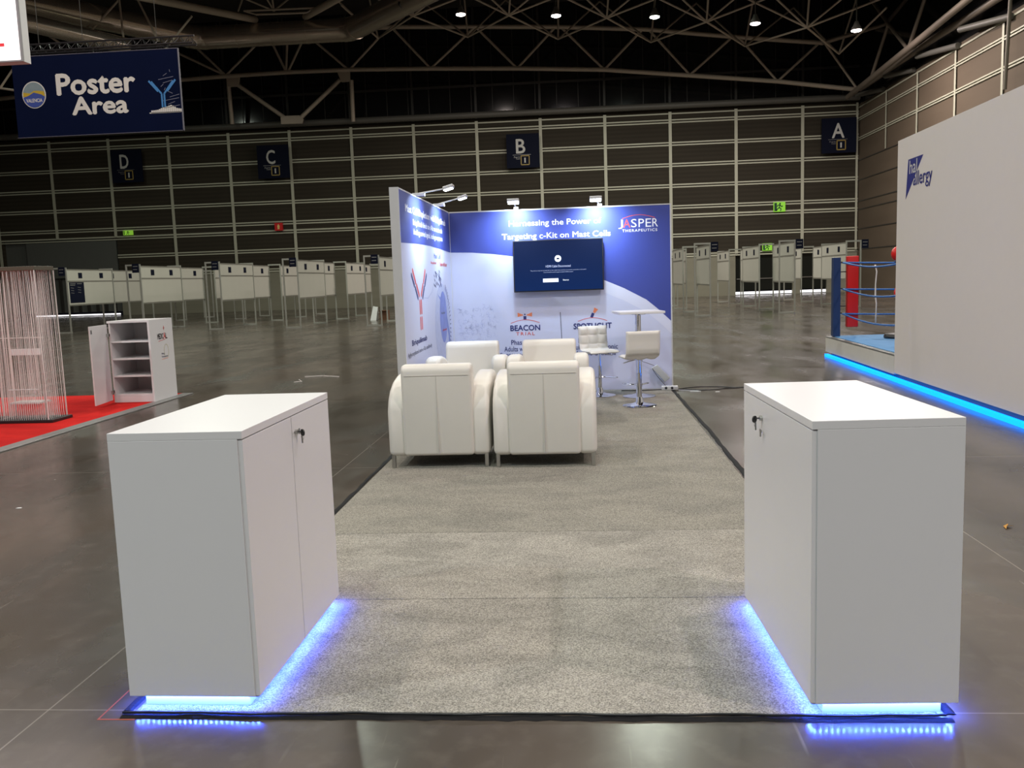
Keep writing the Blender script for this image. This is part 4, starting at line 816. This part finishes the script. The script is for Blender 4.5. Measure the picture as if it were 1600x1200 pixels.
# ================================================================ BLUE-LIT STAND ON THE RIGHT
AN = -math.atan(.025)
def SX(y): return 6.06 + (y-9.4)*.025
hs = thing('stand_wall', 'large plain white wall with a blue triangle logo, on the right stand', 'exhibition wall', (SX(9.4), 9.4, 0))
bm = B(); prism(bm, [(SX(9.45), 9.45, .11), (SX(1.0), 1.0, .11), (SX(1.0)+.12, 1.0, .11), (SX(9.45)+.12, 9.45, .11)], (0, 0, 3.12)); obj('wall_panel', bm, mat('stand_white', (.74, .68, .645), .55, var=.015), hs)
PH = Plane((SX(9.45), 9.45, 0), (SX(1.0)-SX(9.45), 1.0-9.45, 0), (0, 0, 1))   # a runs towards us
decal('logo_triangle', PH, [[(.42, 2.935), (.95, 2.935), (.345, 2.44)]], 'bluemark', hs, .001, .002)
text('logo_text', 'hal', PH, .475, .75, 2.745, 2.915, mat('stand_white_print', (.66, .63, .60), .55), hs, .0, .004, .001); text('logo_text', 'allergy', PH, .62, 1.27, 2.53, 2.76, 'bluemark', hs, .004, .004, .001)
bm = B(); prism(bm, [(SX(9.45)+.06, 9.45, 0), (SX(1.0)+.06, 1.0, 0), (SX(1.0)+.2, 1.0, 0), (SX(9.45)+.2, 9.45, 0)], (0, 0, .109)); obj('plinth', bm, mat('plinth_dark', (.10, .085, .075), .5), hs)
rg = thing('ring_platform', 'low white platform with a light blue canvas top behind the logo wall', 'platform', (6.8, 12, 0))
bm = B(); prism(bm, [(SX(13.2), 13.2, .09), (SX(9.46), 9.46, .09), (9.6, 9.46, .09), (9.6, 13.2, .09)], (0, 0, .25)); obj('fascia', bm, mat('fascia_white', (.66, .63, .57), .5, var=.05), rg)
bm = B(); prism(bm, [(SX(13.2), 13.2, .341), (SX(9.46), 9.46, .341), (9.6, 9.46, .341), (9.6, 13.2, .341)], (0, 0, .022)); obj('edge_profile', bm, 'grey', rg)
bm = B(); prism(bm, [(SX(13.1)+.09, 13.12, .3635), (SX(9.46)+.09, 9.46, .3635), (9.5, 9.46, .3635), (9.5, 13.12, .3635)], (0, 0, .009)); obj('canvas', bm, 'ringmat', rg)
bm = B(); prism(bm, [(SX(13.1)+.08, 13.1, 0), (SX(9.46)+.08, 9.46, 0), (9.5, 9.46, 0), (9.5, 13.1, 0)], (0, 0, .089)); obj('plinth', bm, mat('plinth_dark2', (.10, .085, .075), .5), rg)
bm = B(); prism(bm, [(SX(13.2)-.03, 13.15, .0), (SX(1)-.03, 1, .0), (SX(1)+.03, 1, .0), (SX(13.2)+.03, 13.15, .0)], (0, 0, .05))
tag(obj('led_profile', bm, 'cyan'), 'glowing cyan light strip along the floor of the right stand', 'led strip')
ZP = .3725
rp = thing('ring_post', 'square navy corner post of the boxing ring', 'post', (6.27, 12.98, ZP))
bx('post', (6.205, 6.33, 12.92, 13.05, ZP, 1.75), 'navyvinyl', rp, bevel=.004)
for z in (1.66, 1.2, .77): tb('rope_eye', [(6.335, 12.96, z), (6.37, 12.95, z)], .018, 'chrome', rp, 10)
rp2 = thing('corner_cushion', 'upright red padded corner cushion inside the ring ropes', 'cushion', (6.54, 13.0, .53))
bx('pad', (6.45, 6.64, 12.93, 13.05, .53, 1.77), 'red', rp2, bevel=.012, seg=3); tb('pad_strap', [(6.335, 13.03, 1.5), (6.46, 13.03, 1.5)], .01, 'black', rp2, 6); tb('pad_strap', [(6.335, 13.03, .9), (6.46, 13.03, .9)], .01, 'black', rp2, 6)
for z, nm in ((1.66, 'upper'), (1.2, 'middle'), (.77, 'lower')):
    pts = [(6.37+.0*i, 12.95-.345*i, z-.09*math.sin(math.pi*i/10)*1.0) for i in range(11)]
    tag(tb('ring_rope', pts, .014, 'rope', None, 8), '%s blue ring rope running from the navy post towards the white wall' % nm, 'rope', 'blue ring ropes')
    pts = [(6.37+.3*i, 12.9+.0*i, z-.04*math.sin(math.pi*i/10)) for i in range(11)]
    tag(tb('ring_rope', pts, .014, 'rope', None, 8), '%s blue ring rope running right behind the red cushion' % nm, 'rope', 'blue ring ropes')
t = thing('rope_spacer', 'white cord tying the three ring ropes together', 'cord', (6.37, 11.2, .7))
bm = B()
for s in (-.02, .02): tube(bm, [(6.37, 11.25+s, 1.60), (6.385, 11.22+s*.4, 1.50), (6.37, 11.22+s*.5, 1.3), (6.37, 11.22+s, 1.12), (6.38, 11.2+s*.4, 1.0), (6.37, 11.2+s, .69)], .007, 6)
obj('cord', bm, 'string', t, smooth=True)
t = thing('punching_ball', 'red punching ball on a white pole with a black base in the ring', 'punching ball', (7.06, 12.2, ZP))
bm = B(); lathe(bm, 7.06, 12.2, [(0, ZP), (.21, ZP), (.22, ZP+.03), (.2, ZP+.075), (.05, ZP+.09), (0, ZP+.09)], 30); obj('base', bm, 'black', t, smooth=40)
tb('pole', [(7.06, 12.2, ZP+.09), (7.06, 12.2, 1.64)], .012, 'alu', t, 10)
bm = B(); lathe(bm, 7.06, 12.2, [(0, 1.64)]+[(.125*math.sin(R(a)), 1.77-.13*math.cos(R(a))) for a in range(15, 180, 15)]+[(0, 1.90)], 28); obj('ball', bm, 'red', t, smooth=True)
bm = B(); lathe(bm, 7.06, 12.2, [(.03, 1.58), (.06, 1.62), (.075, 1.66), (.03, 1.67)], 20); obj('collar', bm, 'navyvinyl', t, smooth=True)
def glove(cx, cy, cz, label):
    t = thing('boxing_glove', label, 'boxing glove', (cx, cy, cz-.13), group='red boxing gloves hanging in the ring')
    bm = B(); lathe(bm, cx, cy, [(0, cz-.14), (.06, cz-.13), (.095, cz-.08), (.10, cz-.02), (.085, cz+.04), (.055, cz+.08), (.06, cz+.15), (.05, cz+.16), (0, cz+.16)], 20)
    obj('glove_body', bm, 'red', t, smooth=True)
    bm = B(); tube(bm, [(cx-.06, cy-.05, cz+.03), (cx-.1, cy-.08, cz-.02), (cx-.09, cy-.1, cz-.07)], [.025, .035, .025], 10); obj('thumb', bm, 'red', t, smooth=True); tb('lace', [(cx, cy, cz+.15), (7.06, 12.19, 1.6)], .004, 'string', t, 5)
glove(7.03, 12.02, 1.16, 'upper of two red boxing gloves hanging by the white wall'); glove(7.0, 11.80, .96, 'lower of two red boxing gloves hanging by the white wall')

# ================================================================ SCRAPS ON THE FLOOR
bm = B(); pts = [(4.25, 2.30, .002), (4.27, 2.335, .012), (4.31, 2.345, .008), (4.285, 2.36, .004), (4.30, 2.385, .010), (4.26, 2.36, .003)]
prism(bm, pts, (0, 0, .002)); tag(obj('dry_leaf', bm, 'leaf'), 'single yellow-brown dry leaf on the floor right of the right counter', 'leaf')
scr = random.Random(11)
def scrap(pts, m, label, cat='scrap', rad=.004, name='cable_scrap'):
    tag(tb(name, pts, rad, m, None, 5), label, cat)
scrap([(-3.05, 12.0, .005), (-2.9, 11.95, .01), (-2.75, 12.05, .006), (-2.4, 11.85, .005)], 'string', 'white strip scrap on the floor left of the booth side wall', rad=.006)
scrap([(-3.0, 11.5, .005), (-2.93, 11.3, .03), (-2.85, 11.2, .01), (-2.97, 11.15, .006)], 'string', 'curled cream scrap on the floor left of the booth side wall', rad=.006)
scrap([(-1.78, 4.3, .004), (-1.7, 4.36, .004), (-1.55, 4.33, .004)], 'string', 'thin pale cable tie on the floor behind the left counter')
scrap([(-2.35, 4.65, .004), (-2.24, 4.85, .004)], 'string', 'short pale straight scrap on the floor left of the left counter')
for x, y, sz, lab in ((-2.48, 3.15, .02, 'small white paper scrap on the floor near the left picture edge'), (3.55, 8.75, .03, 'small white paper scrap on the floor right of the power strip'), (3.95, 8.35, .03, 'flat white paper scrap on the floor behind the right counter'), (4.32, 3.35, .02, 'small white paper scrap on the floor right of the right counter'), (-3.06, 5.9, .05, 'pale wood splinter on the floor beside the red carpet trim')):
    bm = B(); prism(bm, [(x-sz, y-sz*.5, .001), (x+sz, y-sz*.3, .001), (x+sz*.8, y+sz*.6, .001), (x-sz*.7, y+sz*.4, .001)], (0, 0, .002)); tag(obj('paper_scrap', bm, 'white'), lab, 'scrap')
